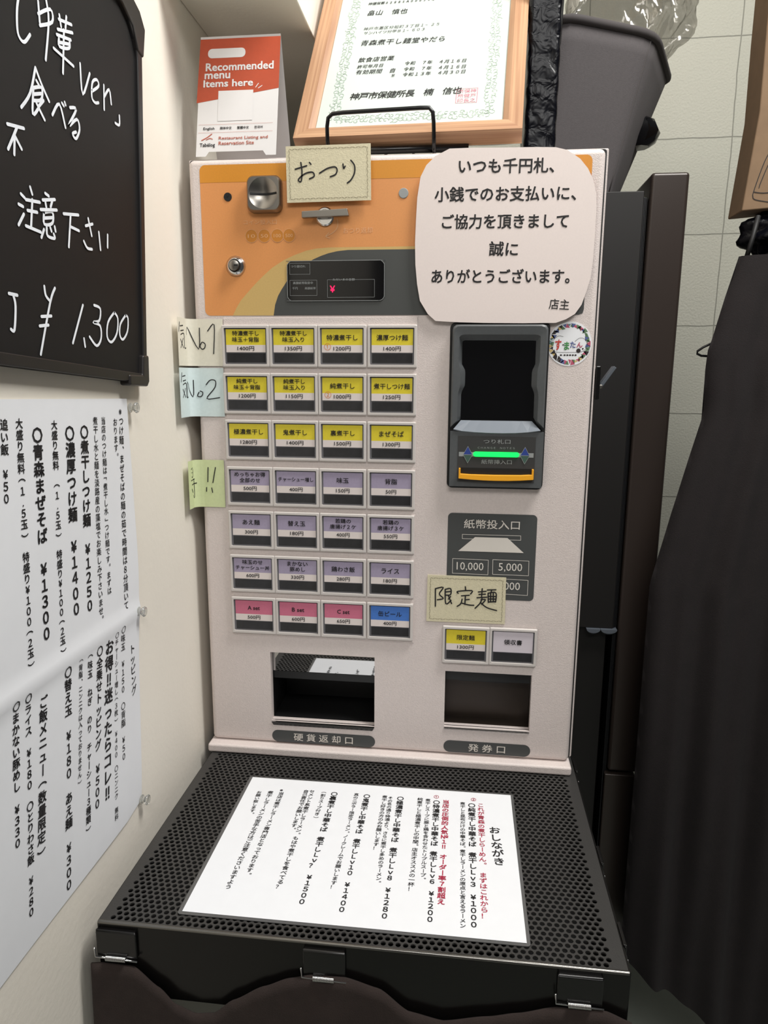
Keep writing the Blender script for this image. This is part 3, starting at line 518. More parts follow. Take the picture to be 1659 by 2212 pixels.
# display
mb = MB(); mb.plate(rrect(107.5, 541.6, 214.3, 583.6, 6), .3, 1.6); dp = obj('display', mb, 'gloss', tm, FRONT, bevel=.4)
mb = MB(); o_ = rrect(107.7, 541.8, 214.1, 583.4, 5.8); mb.stroke(o_ + o_[:1], .5, 1.75)
for a, b, c, d in ((110.6, 569.6, 133, 581), (110.6, 547.4, 140.4, 563.4), (152.1, 545.3, 203.5, 563.6)):
    q = [(a, b), (c, b), (c, d), (a, d)]
    for e in range(4): mb.stroke([q[e], q[(e + 1) % 4]], .25, 1.75, False)
ink(mb, 'つり銭切れ', 112, 577.8, 128, 577.8, 2.6, 1.8); ink(mb, '高額紙幣取扱中', 114, 560.6, 136, 560.6, 2.8, 1.8); ink(mb, '千円', 113, 555, 119, 555, 2.6, 1.8); ink(mb, '高額紙幣', 127, 555, 139, 555, 2.6, 1.8)
obj('display_lines', mb, 'grey', dp, FRONT, fix=False)
mb = MB(); mb.flat([(157, 562), (184, 562), (184, 565.4), (157, 565.4)], 1.78); obj('caption_gap', mb, 'gloss', dp, FRONT, fix=False)
mb = MB(); ink(mb, 'ただいまの金額', 158, 563.8, 182, 563.8, 2.6, 1.9); obj('caption', mb, 'grey', dp, FRONT, fix=False)
mb = MB(); ink(mb, '￥', 154.8, 554, 160.4, 554, 7, 1.9, .6); obj('digit', mb, 'ledr', dp, FRONT, fix=False)
# button bank
mb = MB(); mb.plate([(33.3, 152.4), (251.4, 152.6), (250.6, 525), (33.6, 524)], 0, .9); obj('button_panel', mb, 'case', tm, FRONT, bevel=.3)
def ringbutton():
    mb = MB(); a = rrect(0, 0, 54.2, 45.6, 1, 2); b2 = rrect(.9, .9, 53.3, 44.7, 1, 2); c = rrect(2.7, 3.2, 51.2, 42.4, .8, 2)
    mb.ring(a, a, .8, 3.4); mb.ring(a, b2, 3.4, 4.2); mb.ring(b2, c, 4.2, 4.2); mb.ring(c, c, 4.2, 1.6); return mb
def rect(x0, y0, x1, y1, m): m.add([(x0, y0, 0), (x1, y0, 0), (x1, y1, 0), (x0, y1, 0)], [(0, 1, 2, 3)])
PROTO = {}
def shared(key, build, mats, sm=False):
    if key not in PROTO:
        me, c = mesh(key, build(), FRONT)
        for m in mats: me.materials.append(M[m])
        PROTO[key] = (me, c)
    return PROTO[key]
def part_at(name, key, build, mats, parent, x, z, w=0):
    me, c = shared(key, build, mats); o = bpy.data.objects.new(name, me); COL.objects.link(o); place(o, c + FRONT((x, z, w)) * .001, parent); return o
def lensb(): return MB().plate(rrect(2.7, 3.2, 51.2, 42.4, .8, 2), 1, 1.6)
def barb(): return MB().plate([(5, 5), (49.2, 5), (49.2, 15), (5, 15)], 1.5, 2.1)
def cardb():
    mb = MB(); mb.flat([(4.4, 16), (49.6, 16), (49.6, 24), (4.4, 24)], 2.2); mb.m = 1; mb.flat([(4.4, 24), (49.6, 24), (49.6, 41), (4.4, 41)], 2.2); return mb
def fullb(): return MB().flat([(4.4, 16), (49.6, 16), (49.6, 41), (4.4, 41)], 2.2)
def button(x, z, lines, price, colr, mark=None):
    h = part_at('menu_button', 'housing', ringbutton, ['hous'], tm, x, z)
    part_at('lens', 'lens', lensb, ['lens'], h, x, z); part_at('dark_bar', 'bar', barb, ['lampw'], h, x, z)
    if price: part_at('label_card', 'card' + colr, cardb, ['cardw', colr], h, x, z)
    else: part_at('label_card', 'full' + colr, fullb, [colr], h, x, z)
    mb = MB(); n = len(lines)
    for i, t in enumerate(lines):
        ascii_ = ord(t[0]) < 128
        ww = min(40, len(t) * (6.9 if n == 1 else 6.1)); hh = 6.3 if n == 1 else 5.4
        if ascii_: ww, hh = 15, 5
        if len(t) > 6: hh = 5.2; ww = 41
        y = (32 if n == 1 else (36.6 - 6.7 * i)) if price else 28.5
        ink(mb, t, x + 27 - ww / 2, z + y, x + 27 + ww / 2, z + y, hh, 2.5, .5)
    if price: ink(mb, price + '円', x + 27 - (9.6 if len(price) == 4 else 7.8 if len(price) == 3 else 6), z + 20.2, x + 27 + (9.6 if len(price) == 4 else 7.8 if len(price) == 3 else 6), z + 20.2, 4.9, 2.5, .3)
    if mark: mb.m = 1; ink(mb, mark, x + 7, z + 22.2, x + 14.5, z + 22.2, 7.5, 2.6)
    obj('lettering', mb, ['ink', 'redmark'], h, FRONT, fix=False)
XS = [32.0, 86.3, 140.9, 196.2]; ZS = [470.8, 418.6, 366.3, 312.6, 260.8, 207.8, 155.8]
ROWS = [(['特濃煮干し', '味玉＋背脂'], '1400', 'yel'), (['特濃煮干し', '味玉入り'], '1350', 'yel'), (['特濃煮干し'], '1200', 'yel', '①'), (['濃厚つけ麺'], '1400', 'yel'),
        (['純煮干し', '味玉＋背脂'], '1200', 'yel'), (['純煮干し', '味玉入り'], '1150', 'yel'), (['純煮干し'], '1000', 'yel', '②'), (['煮干しつけ麺'], '1250', 'yel'),
        (['極濃煮干し'], '1280', 'yel'), (['鬼煮干し'], '1400', 'yel'), (['裏煮干し'], '1500', 'yel'), (['まぜそば'], '1300', 'yel'),
        (['めっちゃお得', '全部のせ'], '500', 'lil'), (['チャーシュー増し'], '400', 'lil'), (['味玉'], '150', 'lil'), (['背脂'], '50', 'lil'),
        (['あえ麺'], '300', 'lil'), (['替え玉'], '180', 'lil'), (['若鶏の', '唐揚げ２ケ'], '400', 'lil'), (['若鶏の', '唐揚げ３ケ'], '550', 'lil'),
        (['味玉のせ', 'チャーシュー丼'], '600', 'lil'), (['まかない', '豚めし'], '330', 'lil'), (['鶏わさ飯'], '280', 'lil'), (['ライス'], '180', 'lil'),
        (['A set'], '500', 'pnk'), (['B set'], '600', 'pnk'), (['C set'], '650', 'pnk'), (['缶ビール'], '400', 'blu')]
for i, r in enumerate(ROWS): button(XS[i % 4], ZS[i // 4], *r)
button(285.4, 131, ['限定麺'], '1300', 'yel'); button(339.8, 131.4, ['領収書'], None, 'pale')
# banknote unit
mb = MB(); V4 = [(288.3, 340.7), (390.3, 341.2), (388.9, 517.4), (287.1, 517.2)]
outer = rrect(287.6, 341, 389.6, 517.3, 6); mb.plate([(285.9 + (p[0] - 287.6) * 1.033, p[1] + (p[1] - 429) * .018) for p in outer], .2, 3)
va = obj('banknote_unit', mb, 'black', tm, FRONT, bevel=1)
mb = MB()
scr = [(299.5, 415.2), (377.8, 415.2), (377.5, 444.5), (373.8, 452.5), (373.8, 468), (377, 475), (376.8, 499.5), (299.5, 499.6), (299.5, 475), (303.5, 468), (303.5, 452.5), (299.6, 444.5)]
bo = rrect(288.6, 402, 388.8, 516, 5.5); cx, cy = 338.6, 458
inn = dense(scr, 96)
def rayhit(P, cx, cy, ang):
    dx, dy = math.cos(ang), math.sin(ang); best = None
    for i in range(len(P)):
        a, b2 = P[i], P[(i + 1) % len(P)]; ex, ey = b2[0] - a[0], b2[1] - a[1]; den = dx * ey - dy * ex
        if abs(den) < 1e-9: continue
        t = ((a[0] - cx) * ey - (a[1] - cy) * ex) / den; u = ((a[0] - cx) * dy - (a[1] - cy) * dx) / den
        if t > 0 and -1e-6 <= u <= 1 + 1e-6: best = t if best is None else min(best, t)
    return (cx + dx * best, cy + dy * best)
angs = [math.atan2(p[1] - cy, p[0] - cx) for p in inn]
oo = [rayhit(bo, cx, cy, a) for a in angs]; o1 = [rayhit(rrect(290.4, 402, 387, 514.2, 5), cx, cy, a) for a in angs]
mid = [(p[0] + (q[0] - p[0]) * .42, p[1] + (q[1] - p[1]) * .42) for p, q in zip(inn, o1)]
low = [p[1] < 415.6 and abs(p[0] - cx) < 39.2 for p in inn]
def vring(A, B, wa, wb):
    n = len(A); mb.add([(p[0], p[1], w) for p, w in zip(A, wa)] + [(p[0], p[1], w) for p, w in zip(B, wb)], [(i, (i + 1) % n, n + (i + 1) % n, n + i) for i in range(n)])
W2, W9, W11, W10, W3 = [[2.5 if l else v for l in low] for v in (2, 9, 11, 10, 3)]
vring(oo, oo, W2, W9); vring(oo, o1, W9, W11); vring(o1, mid, W11, W10); vring(mid, inn, W10, W3)
mb.box(288.7, 389.4, 342.3, 403, 2, 10)
obj('bezel', mb, 'bezel', va, FRONT, smooth=True)
mb = MB(); mb.flat([(296, 410), (381, 410), (381, 503), (296, 503)], 3.4); obj('dark_window', mb, 'gloss', va, FRONT, fix=False)
mb = MB(); arc = [(292, 405.6), (301, 403.6), (315, 402.5), (332, 401.9), (345, 401.8), (359, 402.2), (372, 403.2), (385.4, 405.2)]
top = [(300 + 76 * i / 7, 415) for i in range(8)]
mb.add([(p[0], p[1], 11.6) for p in arc] + [(p[0], p[1], 3.2) for p in top] + [(p[0], p[1] - 1.2, 10) for p in arc], [(i, i + 1, 9 + i, 8 + i) for i in range(7)] + [(16 + i, 17 + i, i + 1, i) for i in range(7)])
obj('ledge', mb, 'shelf', va, FRONT)
mb = MB(); mb.plate([(297.5, 348), (381, 348), (381, 398), (297.5, 398)], 10, 10.5); lp = obj('lower_panel', mb, 'bezel_d', va, FRONT)
mb = MB(); ink(mb, 'つり札口', 325, 392.6, 354, 392.6, 4.8, 10.7); ink(mb, 'ＣＨＡＮＧＥ　ＮＯＴＥＳ', 319, 385.6, 359, 385.6, 2, 10.7); ink(mb, '紙幣挿入口', 323.4, 370.4, 356.3, 370.4, 5, 10.7)
mb.flat([(298.7, 375.8), (379.3, 375.8), (379.3, 380.6), (298.7, 380.6)], 10.62)
obj('panel_lettering', mb, 'grey', lp, FRONT, fix=False)
for c in (308.4, 370):
    mb = MB(); d = [(c, 377.8), (c - 5, 377.8), (c, 387), (c + 5, 377.8)]; mb.flat([d[1], d[3], d[2]], 11); mb.m = 1; mb.flat([d[1], (c, 368.6), d[3]], 11)
    mb.m = 2; mb.stroke([d[1], d[2]], .35, 11.1, False); mb.stroke([d[2], d[3]], .35, 11.1, False); mb.stroke([d[1], d[3]], .45, 11.1, False); mb.stroke([d[1], (c, 368.6)], .35, 11.1, False); mb.stroke([(c, 368.6), d[3]], .35, 11.1, False)
    obj('diamond_mark', mb, ['dblue', 'dgreen', 'grey'], lp, FRONT, fix=False)
mb = MB(); mb.plate(rrect(314.3, 375.9, 363.8, 381.2, 2.6), 10.5, 12); obj('green_light', mb, 'led', va, FRONT)
mb = MB(); mb.flat([(299.5, 353), (379.6, 353), (379.6, 363.4), (299.5, 363.4)], 10.8); mo = obj('note_slot', mb, 'black', va, FRONT, fix=False)
mb = MB(); lip = [(299, 363.2), (299, 351.8), (312, 350.8), (326, 350.2), (339.6, 350), (353, 350.2), (366, 350.8), (380, 352), (380, 363.4), (378, 363.4), (378, 357.4), (366, 356.6), (339, 356.2), (312, 356.4), (301, 357), (301, 363.2)]
mb.plate(lip, 10.5, 15.5); obj('note_guide', mb, 'mouth', va, FRONT, bevel=.5)
# printed panel about banknotes
mb = MB(); mb.flat(rrect(288.3, 210, 387.8, 310.4, 5), .3); sp_ = obj('banknote_panel', mb, 'slate_l', tm, FRONT, fix=False)
mb = MB(); ink(mb, '紙幣投入口', 306.5, 298.2, 368.8, 298.2, 10.5, .6, .3); mb.flat(SBtrap, .6)
for q in SBbox + [SBslot]:
    q = list(q)
    for e in range(4): mb.stroke([q[e], q[(e + 1) % 4]], .5, .55, False)
ink(mb, '10,000', 299.5, 248, 330, 248, 10.5, .6); ink(mb, '5,000', 347, 248.6, 373.5, 248.6, 10.5, .6); ink(mb, '1,000', 347, 226.2, 372, 226.2, 10.5, .6)
obj('lettering', mb, 'white', sp_, FRONT, fix=False)
# openings
mb = MB()
def recess(x0, x1, z0, z1, d):
    mb = MB(); mb.add([(x, z, w) for w in (-10, -d) for x, z in ((x0, z0), (x1, z0), (x1, z1), (x0, z1))], [(0, 1, 5, 4), (1, 2, 6, 5), (2, 3, 7, 6), (3, 0, 4, 7), (4, 5, 6, 7)]); return mb
cr = obj('coin_tray', recess(77, 205, 42.3, 131.6, 75), 'black', tm, FRONT)
mb = MB(); mb.plate([(77.4, 103.5), (204.6, 103.5), (204.6, 131.4), (77.4, 131.4)], -16, -11); obj('tray_flap', mb, 'mirror', cr, FRONT)
mb = MB(); mb.plate([(77.4, 93), (204.6, 93), (204.6, 103.5), (77.4, 103.5)], -18, -13); obj('flap_rail', mb, 'dark', cr, FRONT)  # bent bottom of the flap, its dark reflection put in as colour
mb = MB(); mb.add([(77, 42.6, -3), (205, 42.6, -3), (205, 41.4, 2), (77, 41.4, 2), (79, 36.4, .5), (202.6, 36.4, .5)], [(0, 1, 2, 3), (3, 2, 5, 4)]); obj('tray_lip', mb, 'chrome', cr, FRONT)
tr = obj('ticket_tray', recess(289.5, 390.5, 48.5, 119.3, 26), 'bronze', tm, FRONT)
mb = MB(); mb.plate([(290, 104), (390, 104), (390, 119), (290, 119)], -14, -11); mb.box(306, 366, 96.5, 98.5, -25.9, -25); obj('tray_flap', mb, 'dark', tr, FRONT)
mb = MB(); mb.add([(289.5, 48.8, -4), (390.5, 48.8, -4), (390.5, 47.2, 2), (289.5, 47.2, 2), (291, 43.6, .5), (388.5, 43.6, .5)], [(0, 1, 2, 3), (3, 2, 5, 4)]); obj('tray_lip', mb, 'chrome', tr, FRONT)
for x0, x1, yc, t in ((77, 206, 22, '硬 貨 返 却 口'), (289.5, 392.8, 22.9, '発 券 口')):
    mb = MB(); mb.flat(rrect(x0, yc - 7.8, x1, yc + 7.8, 7.7, 8), .3); pl = obj('name_strip', mb, 'slate_l', tm, FRONT, fix=False)
    mb = MB(); c = (x0 + x1) / 2; hw = 37 if '貨' in t else 22
    ink(mb, t, c - hw, yc, c + hw, yc, 10, .6, .4); obj('lettering', mb, 'white', pl, FRONT, fix=False)

# ================================================================ papers and signs stuck on the machine
def sheet(name, poly, t, w, matn, fr, label, cat, group=None, ink_parts=()):
    mb = MB(); mb.plate(poly, w, w + t)
    if not ink_parts: return obj(name, mb, matn, fr=fr, label=label, cat=cat, group=group)
    cx = sum(p[0] for p in poly) / len(poly); cy = min(p[1] for p in poly)
    root = thing(name, fr((cx, cy, w)), label, cat, group); obj('sheet', mb, matn, root, fr)
    return root
nt_ = sheet('notice', NOTI, .5, 5, 'notice', FRONT, 'large white rounded notice of thanks in black print, top right of the ticket machine', 'notice', ink_parts=1)
for (a, b2), t, h in zip(NOTX, ('いつも千円札、', '小銭でのお支払いに、', 'ご協力を頂きまして', '誠に', 'ありがとうございます。', '店主'), (14.5, 14.5, 14.5, 14.5, 14.5, 10.5)):
    mb = MB(); ink(mb, t, a[0], (a[1] + b2[1]) / 2 + .6, b2[0], (a[1] + b2[1]) / 2 - .6, h, 5.7, .8 if t != '店主' else .3); obj('lettering', mb, 'ink', nt_, FRONT, fix=False)
def stitched(poly, st, label):
    r = sheet('sign_card', poly, 1, .4 if poly[0][0] > 200 else 5, 'leather', FRONT, label, 'sign', 'cream stitched sign cards', 1)
    w = (1.4 if poly[0][0] > 200 else 6) + .25
    cx = sum(p[0] for p in poly) / 4; cy = sum(p[1] for p in poly) / 4; mb = MB()
    q = [(cx + (p[0] - cx) * .92, cy + (p[1] - cy) * .88) for p in poly]
    for e in range(4):
        a, b2 = Vector(q[e]), Vector(q[(e + 1) % 4]); L = (b2 - a).length; n = int(L / 3)
        for k in range(n):
            s0, s1 = a.lerp(b2, (k + .1) / n), a.lerp(b2, (k + .85) / n); nn = Vector((-(b2 - a).y, (b2 - a).x)).normalized() * (.35 if k % 2 else -.35)
            mb.stroke([s0 - nn, s1 + nn], .45, w)
    obj('stitching', mb, 'stitch', r, FRONT, fix=False)
    mb = MB()
    for s_ in st: mb.stroke(s_, 1.5, w + .05)
    obj('lettering', mb, 'ink', r, FRONT, fix=False)
stitched(OTSURI, STO, 'cream stitched card reading change, above the coin lever on the orange header')
stitched(GENTEI, STG, 'cream stitched card reading limited noodles, above the single yellow button beside the receipt button')
# curled notes on the left edge
def bend(p, r=9, x0=2):
    x, z, w = p
    if x >= x0: return p
    s = x0 - x; L = r * math.pi / 2
    if s < L: a = s / r; return (x0 - r * math.sin(a) - 0 * w, z, r * (1 - math.cos(a)) + w * math.cos(a) + .4)
    return (x0 - r + w * .3, z, r + (s - L) + .4)
def note(poly, st, matn, label, extra=(), wd=1.1):
    xl, zb, xr, zt = poly; root = thing('sticky_note', FRONT((xr, zb, 2)), label, 'sticky note', 'notes stuck on the left edge of the button panel')
    mb = MB(); mb.grid(lambda u, v: (xl + (xr - xl) * u, zb + (zt - zb) * v, 1.4), 40, 4); mb.map(bend); obj('sheet', mb, matn, root, FRONT, smooth='all')
    mb = MB()
    for s_ in list(st) + list(extra): mb.stroke(s_, wd, 1.9)
    mb.map(bend); obj('lettering', mb, 'ink', root, FRONT, fix=False)
KI = lambda z: [[(-29, z + 14), (-21, z + 15)], [(-28, z + 9), (-20, z + 10)], [(-30, z + 18), (-33, z + 8)], [(-28, z + 5), (-19, z + 6), (-19, z - 8), (-15, z - 9)], [(-29, z + 0), (-22, z - 9)], [(-22, z + 1), (-29, z - 9)]]
note((-36, 471.5, 33, 523), ST1, 'note1', 'cream sticky note reading number 1, topmost at the left edge of the ticket machine', KI(500))
note((-37, 415, 31.7, 469.5), ST2, 'note2', 'pale blue sticky note reading number 2, below the cream one', KI(446))
TOKU = [[(-16, 355), (-11, 356), (-11, 346), (-15, 346)], [(-15, 351), (-11, 351)], [(-17, 342), (-8, 343)], [(-15, 337), (-5, 338)], [(-9, 342), (-9, 322), (-12, 324)], [(-16, 332), (-14, 328)]]
note((-25, 309.5, 28.3, 365), ST3, 'note3', 'pale green sticky note with two exclamation marks, lowest at the left edge of the machine', TOKU)
# round sticker
cx, cy = 412.3, 496.5
rt = thing('round_sticker', FRONT((cx, cy - 23, 0)), 'round white sticker with a multicoloured rim, right of the banknote unit', 'sticker')
mb = MB(); mb.plate(circ(cx, cy, 23, 48), .1, .4); obj('disc', mb, 'paper', rt, FRONT)
M['s0'] = mat('st_red', (186, 84, 110)); M['s1'] = mat('st_green', (92, 124, 90)); M['s2'] = mat('st_yellow', (206, 180, 120)); M['s3'] = mat('st_black', (40, 32, 32)); M['s4'] = mat('st_blue', (84, 98, 150)); M['s5'] = mat('st_teal', (110, 140, 142)); M['s6'] = mat('st_scarlet', (196, 60, 50)); M['s7'] = mat('st_leaf', (60, 140, 70))
mb = MB(); rr = random.Random(5)
for k in range(54):
    a = 2 * math.pi * k / 54 + rr.uniform(-.03, .03); r0 = rr.uniform(15.8, 18); r1 = rr.uniform(20.5, 22.3); da = rr.uniform(.08, .15); mb.m = rr.choice([0, 0, 1, 1, 2, 3, 4, 5])
    T = [(r0, a - da), (r1, a), (r0 + 1, a + da)] if k % 2 else [(r1, a - da), (r1, a + da), (r0, a)]
    mb.flat([(cx + r * math.cos(t), cy + r * math.sin(t)) for r, t in T], .5)
obj('coloured_rim', mb, ['s0', 's1', 's2', 's3', 's4', 's5', 's6', 's7'], rt, FRONT, fix=False)
for t, x0, x1, dy, h, mn in (('す', -15, -8.5, -1, 11, 's6'), ('ま', -5.6, -.2, -2, 8.5, 's7'), ('た', .6, 6.4, -.8, 6.5, 's4'), ('ん', 7.4, 13.5, -1, 5.4, 's0')):
    mb = MB(); ink(mb, t, cx + x0, cy + dy, cx + x1, cy + dy, h, .6, 1.2); obj('letter', mb, mn, rt, FRONT, fix=False)
mb = MB(); mb.flat(circ(cx - 6.6, cy - 1, .8, 12), .6); mb.flat(circ(cx + 14, cy - 5, .9, 12), .6); mb.flat(circ(cx + 9.6, cy - 7, 2.3, 16), .6); ink(mb, '●-●●●●●', cx - 9.5, cy - 11.6, cx + 8, cy - 11.6, 1.6, .6)
mb.stroke([(cx - 7, cy + 7.5), (cx - 12, cy + 8.2), (cx - 17, cy + 4), (cx - 19, cy - 2), (cx - 16, cy - 7), (cx - 12, cy - 8.6), (cx, cy - 8.8), (cx + 13, cy - 8), (cx + 17.5, cy - 4), (cx + 18.2, cy + 1), (cx + 15, cy + 5.2), (cx + 10, cy + 6), (cx + 5.5, cy + 2.6)], .35, .6)
obj('outline', mb, 's3', rt, FRONT, fix=False)

# ================================================================ stand under the machine
st = thing('display_stand', (224, -10, -750), 'black metal stand with perforated top carrying the ticket machine and laminated menu', 'stand')
mb = MB(); X0, X1, Y0, Y1 = 2.7, 445.8, -288.7, 262; P_ = 6.2; H_ = P_ * .866; hx0, hy0 = 10.5, -286; nc, nr = 68, 55; rh = 2.35
mb2 = [X0, hx0, hx0 + nc * P_ + P_ / 2, X1]
yr = hy0 + nr * H_
V, F = [], []
for j in range(nr):
    xo = hx0 + (P_ / 2 if j % 2 else 0)
    y = hy0 + j * H_ + H_ / 2
    # strip ends
    a = hx0; b2 = hx0 + nc * P_ + P_ / 2
    if j % 2: F.append([len(V) + i for i in range(4)]); V += [(a, y - H_ / 2, 0), (xo, y - H_ / 2, 0), (xo, y + H_ / 2, 0), (a, y + H_ / 2, 0)]
    else: F.append([len(V) + i for i in range(4)]); V += [(xo + nc * P_, y - H_ / 2, 0), (b2, y - H_ / 2, 0), (b2, y + H_ / 2, 0), (xo + nc * P_, y + H_ / 2, 0)]
    for i in range(nc):
        cx_ = xo + (i + .5) * P_; n0 = len(V); hw, hh = P_ / 2, H_ / 2
        sqp = [(hw, 0), (hw, hh), (0, hh), (-hw, hh), (-hw, 0), (-hw, -hh), (0, -hh), (hw, -hh)]
        V += [(cx_ + a2, y + b3, 0) for a2, b3 in sqp] + [(cx_ + rh * math.cos(k * math.pi / 4), y + rh * math.sin(k * math.pi / 4), 0) for k in range(8)] + [(cx_ + rh * math.cos(k * math.pi / 4), y + rh * math.sin(k * math.pi / 4), -1.4) for k in range(8)]
        for k in range(8):
            k2 = (k + 1) % 8; F.append([n0 + k, n0 + k2, n0 + 8 + k2, n0 + 8 + k]); F.append([n0 + 8 + k, n0 + 8 + k2, n0 + 16 + k2, n0 + 16 + k])
mb.add(V, F)
for a, b2, c, d in ((X0, X1, Y0, hy0), (X0, hx0, hy0, yr), (hx0 + nc * P_ + P_ / 2, X1, hy0, yr), (X0, X1, yr, Y1)):
    mb.add([(a, c, 0), (b2, c, 0), (b2, d, 0), (a, d, 0)], [(0, 1, 2, 3)])
obj('perforated_top', mb, 'perf', st, fix=False)
mb = MB(); mb.box(X0, X1, Y0 - 1.6, Y0, -70, -1.2); obj('front_flange', mb, 'blksteel', st)
mb = MB(); mb.tube([(X0, Y0 + .3, -.9), (X1, Y0 + .3, -.9)], 1.9, 14); obj('highlight_rim', mb, 'edge', st, smooth=True)  # added bright tube that draws the front edge's specular line
mb = MB(); mb.box(X0 - .6, X0 + .8, Y0, Y1, -60, -.2); obj('side_flange', mb, 'blksteel', st)
mb = MB(); mb.box(X1 - .2, X1 + 1.4, Y0, Y1, -60, .2); obj('side_flange', mb, 'blksteel', st)
mb = MB(); mb.box(X0 + 2, X1 - 2, Y0 + 2, Y1, -46, -42); obj('inner_shelf', mb, 'black', st)
for x in (14, 420):
    for y in (-276, 238): mb = MB(); mb.box(x, x + 18, y, y + 18, -750, -46); obj('leg', mb, 'blksteel', st)
# laminated menu on the stand
SO = Vector((69.91, -60.64)); th = .0027; SU = Vector((math.cos(th), math.sin(th))); SV = Vector((-math.sin(th), math.cos(th)))
def sp2(u, v): q = SO + SU * u + SV * v; return (q.x, q.y)
lm = thing('laminated_menu', (218, -165, 0), 'white laminated menu sheet of noodle prices lying on the perforated stand top', 'menu')
mb = MB(); mb.plate(rrect(-3.6, -213, 300, 2.2, 3), .3, .9); mb.map(lambda p: sp2(p[0], p[1]) + (p[2],)); obj('laminate_film', mb, 'film', lm)
mb = MB(); mb.flat([sp2(0, 0), sp2(297, 0), sp2(297, -210), sp2(0, -210)], 1.2); obj('sheet', mb, 'paper', lm, fix=False)
mk, mr = MB(), MB()
for t, x0, y0, x1, y1, bd, r in SHEET:
    if len(t) == 1:
        mm = MB(); column(mm, t, x0, y0, x1, y1, 1.5, .3); obj('circled_number', mm, 'red', lm, fix=False); continue
    if r:
        mm = MB(); column(mm, t, x0, y0, x1, y1, 1.5, .3 + bd * .8, 1.05); obj('red_lettering', mm, 'red', lm, fix=False); continue
    column(mk, t, x0, y0, x1, y1, 1.5, .3 + bd * .8, 1.05)
obj('black_lettering', mk, 'ink', lm, fix=False)

# ================================================================ clips and cloth round the stand
def bulldog(loc, ry, label, sc=1.0):
    """a black spring clip hanging over an edge; local x along the edge, y outwards"""
    c = thing('bulldog_clip', loc, label, 'clip', 'black spring clips holding the cloth')
    Rm = Matrix.Rotation(ry, 4, 'Z'); L = Vector(loc)
    def loc_(p): return Rm @ (Vector(p) * sc) + L
    mb = MB(); mb.box(-18, 18, -3, 0, -28, -3); mb.plate([(-18, -3), (18, -3), (17, 1), (-17, 1)], -3.4, -1.4); mb.map(loc_); obj('jaw', mb, 'clip', c, bevel=1)
    mb = MB(); mb.tube([(-9 + 18 * k / 140, -4.5 + 2.2 * math.cos(k * .9), -27 + 2.2 * math.sin(k * .9)) for k in range(141)], .5, 5); mb.map(loc_); obj('spring', mb, 'chrome', c, smooth='all')
    mb = MB(); mb.tube([(-19, -4.5, -18), (-18.5, -4.5, -27), (0, -4.5, -27.5), (19, -4.5, -28)], .9, 6); mb.map(loc_); obj('pivot_rod', mb, 'chrome', c, smooth='all')
bulldog((20, -290.6, -3), 0, 'black spring clip at the left end of the stand front edge')
bulldog((201, -290.6, -2), 0, 'black spring clip in the middle of the stand front edge')
bulldog((408, -290.6, -2), 0, 'black spring clip at the right end of the stand front edge')
bulldog((447.4, -250, 3), math.pi / 2, 'black spring clip on the right side of the stand, nearest its front corner', .75)
bulldog((447.4, -150, 3), math.pi / 2, 'black spring clip midway along the right side of the stand', .75)
bulldog((447.4, 12, 3), math.pi / 2, 'black spring clip on the right of the stand at the foot of the machine', .75)
sc_ = thing('bulldog_clip', (446, 20, 452), 'small black clip with a raised lever on the right side of the machine', 'clip')
mb = MB(); mb.box(443.4, 449, 12, 40, 438, 474); obj('jaw', mb, 'clip', sc_, bevel=1.5)
mb = MB(); mb.plate([(448, 452), (452, 451), (466, 472), (463, 474)], -30, -16); obj('lever', mb, 'lump', sc_, FRONT, bevel=.6)
mb = MB(); mb.lathe(450, 452, [(2.2, -16), (2.2, -13.5), (1.2, -13)], 14); obj('rivet', mb, 'steel', sc_, FRONT)
def cloth_top(x):
    pts = [(-4, -37), (5, -35.5), (35, -36), (58, -54), (72, -68), (90, -74.5), (106, -72), (123, -58), (150, -42), (172, -32), (190, -27), (219, -26), (247, -33), (272, -51), (300, -56), (336, -48), (360, -42), (390, -33), (428, -32), (450, -40)]
    for (a, b2), (c, d) in zip(pts, pts[1:]):
        if x <= c: t = (x - a) / (c - a); t = t * t * (3 - 2 * t) * .4 + t * .6; return b2 + (d - b2) * t
    return pts[-1][1]
def clothp(u, v, off=0):
    x = -3 + 452 * u; zt = cloth_top(x); z = zt + (-735 - zt) * v
    fold = 9 * math.sin(u * 31 + .8 * math.sin(v * 3)) + 5 * math.sin(u * 57 + 1)
    sag = max(0, -26 - zt) / 50
    y = -294 - off + (-fold * .5 - 8) * min(1, v * 3) - 3 * sag * (1 - v)
    return (x, y - 1.5, z)
cl = MB(); cl.grid(lambda u, v: clothp(u, v), 140, 60); obj('cloth_cover', cl, 'cloth', label='dark brown cloth hanging in folds from clips at the front of the stand', cat='cloth', smooth='all')
so = bpy.data.objects['cloth_cover'].modifiers.new('thick', 'SOLIDIFY'); so.thickness = .0018; so.offset = -1

# ================================================================ blackboard
bb = thing('blackboard', (-14, -270, 455), 'black menu board with white marker writing on the left wall', 'blackboard')
ob = [(-122, 453.5), (-93.5, 757), (-97, 772), (-108, 784), (-122, 790), (-440, 815), (-462, 476)]
cxy = (-272, 630); inb = [(-128.5, 462.5), (-103.5, 745), (-106, 757), (-119, 774), (-132, 780.5), (-432, 803), (-453, 484)]
mb = MB(); mb.plate(ob, .5, 8.5); obj('panel', mb, 'board', bb, WALL)
mb = MB(); mb.frame(ob, inb, 4, 11.5); obj('frame', mb, 'bframe', bb, WALL, bevel=1.2)
def cap(P, h): mb = MB(); mb.plate(P, 2, h); return obj('corner_cap', mb, 'bcap', bb, WALL, bevel=2)
cap([(-93, 750), (-86.5, 776), (-96, 788), (-118, 797), (-150, 800), (-151, 780), (-131, 779), (-112, 769), (-105, 752)], 13)
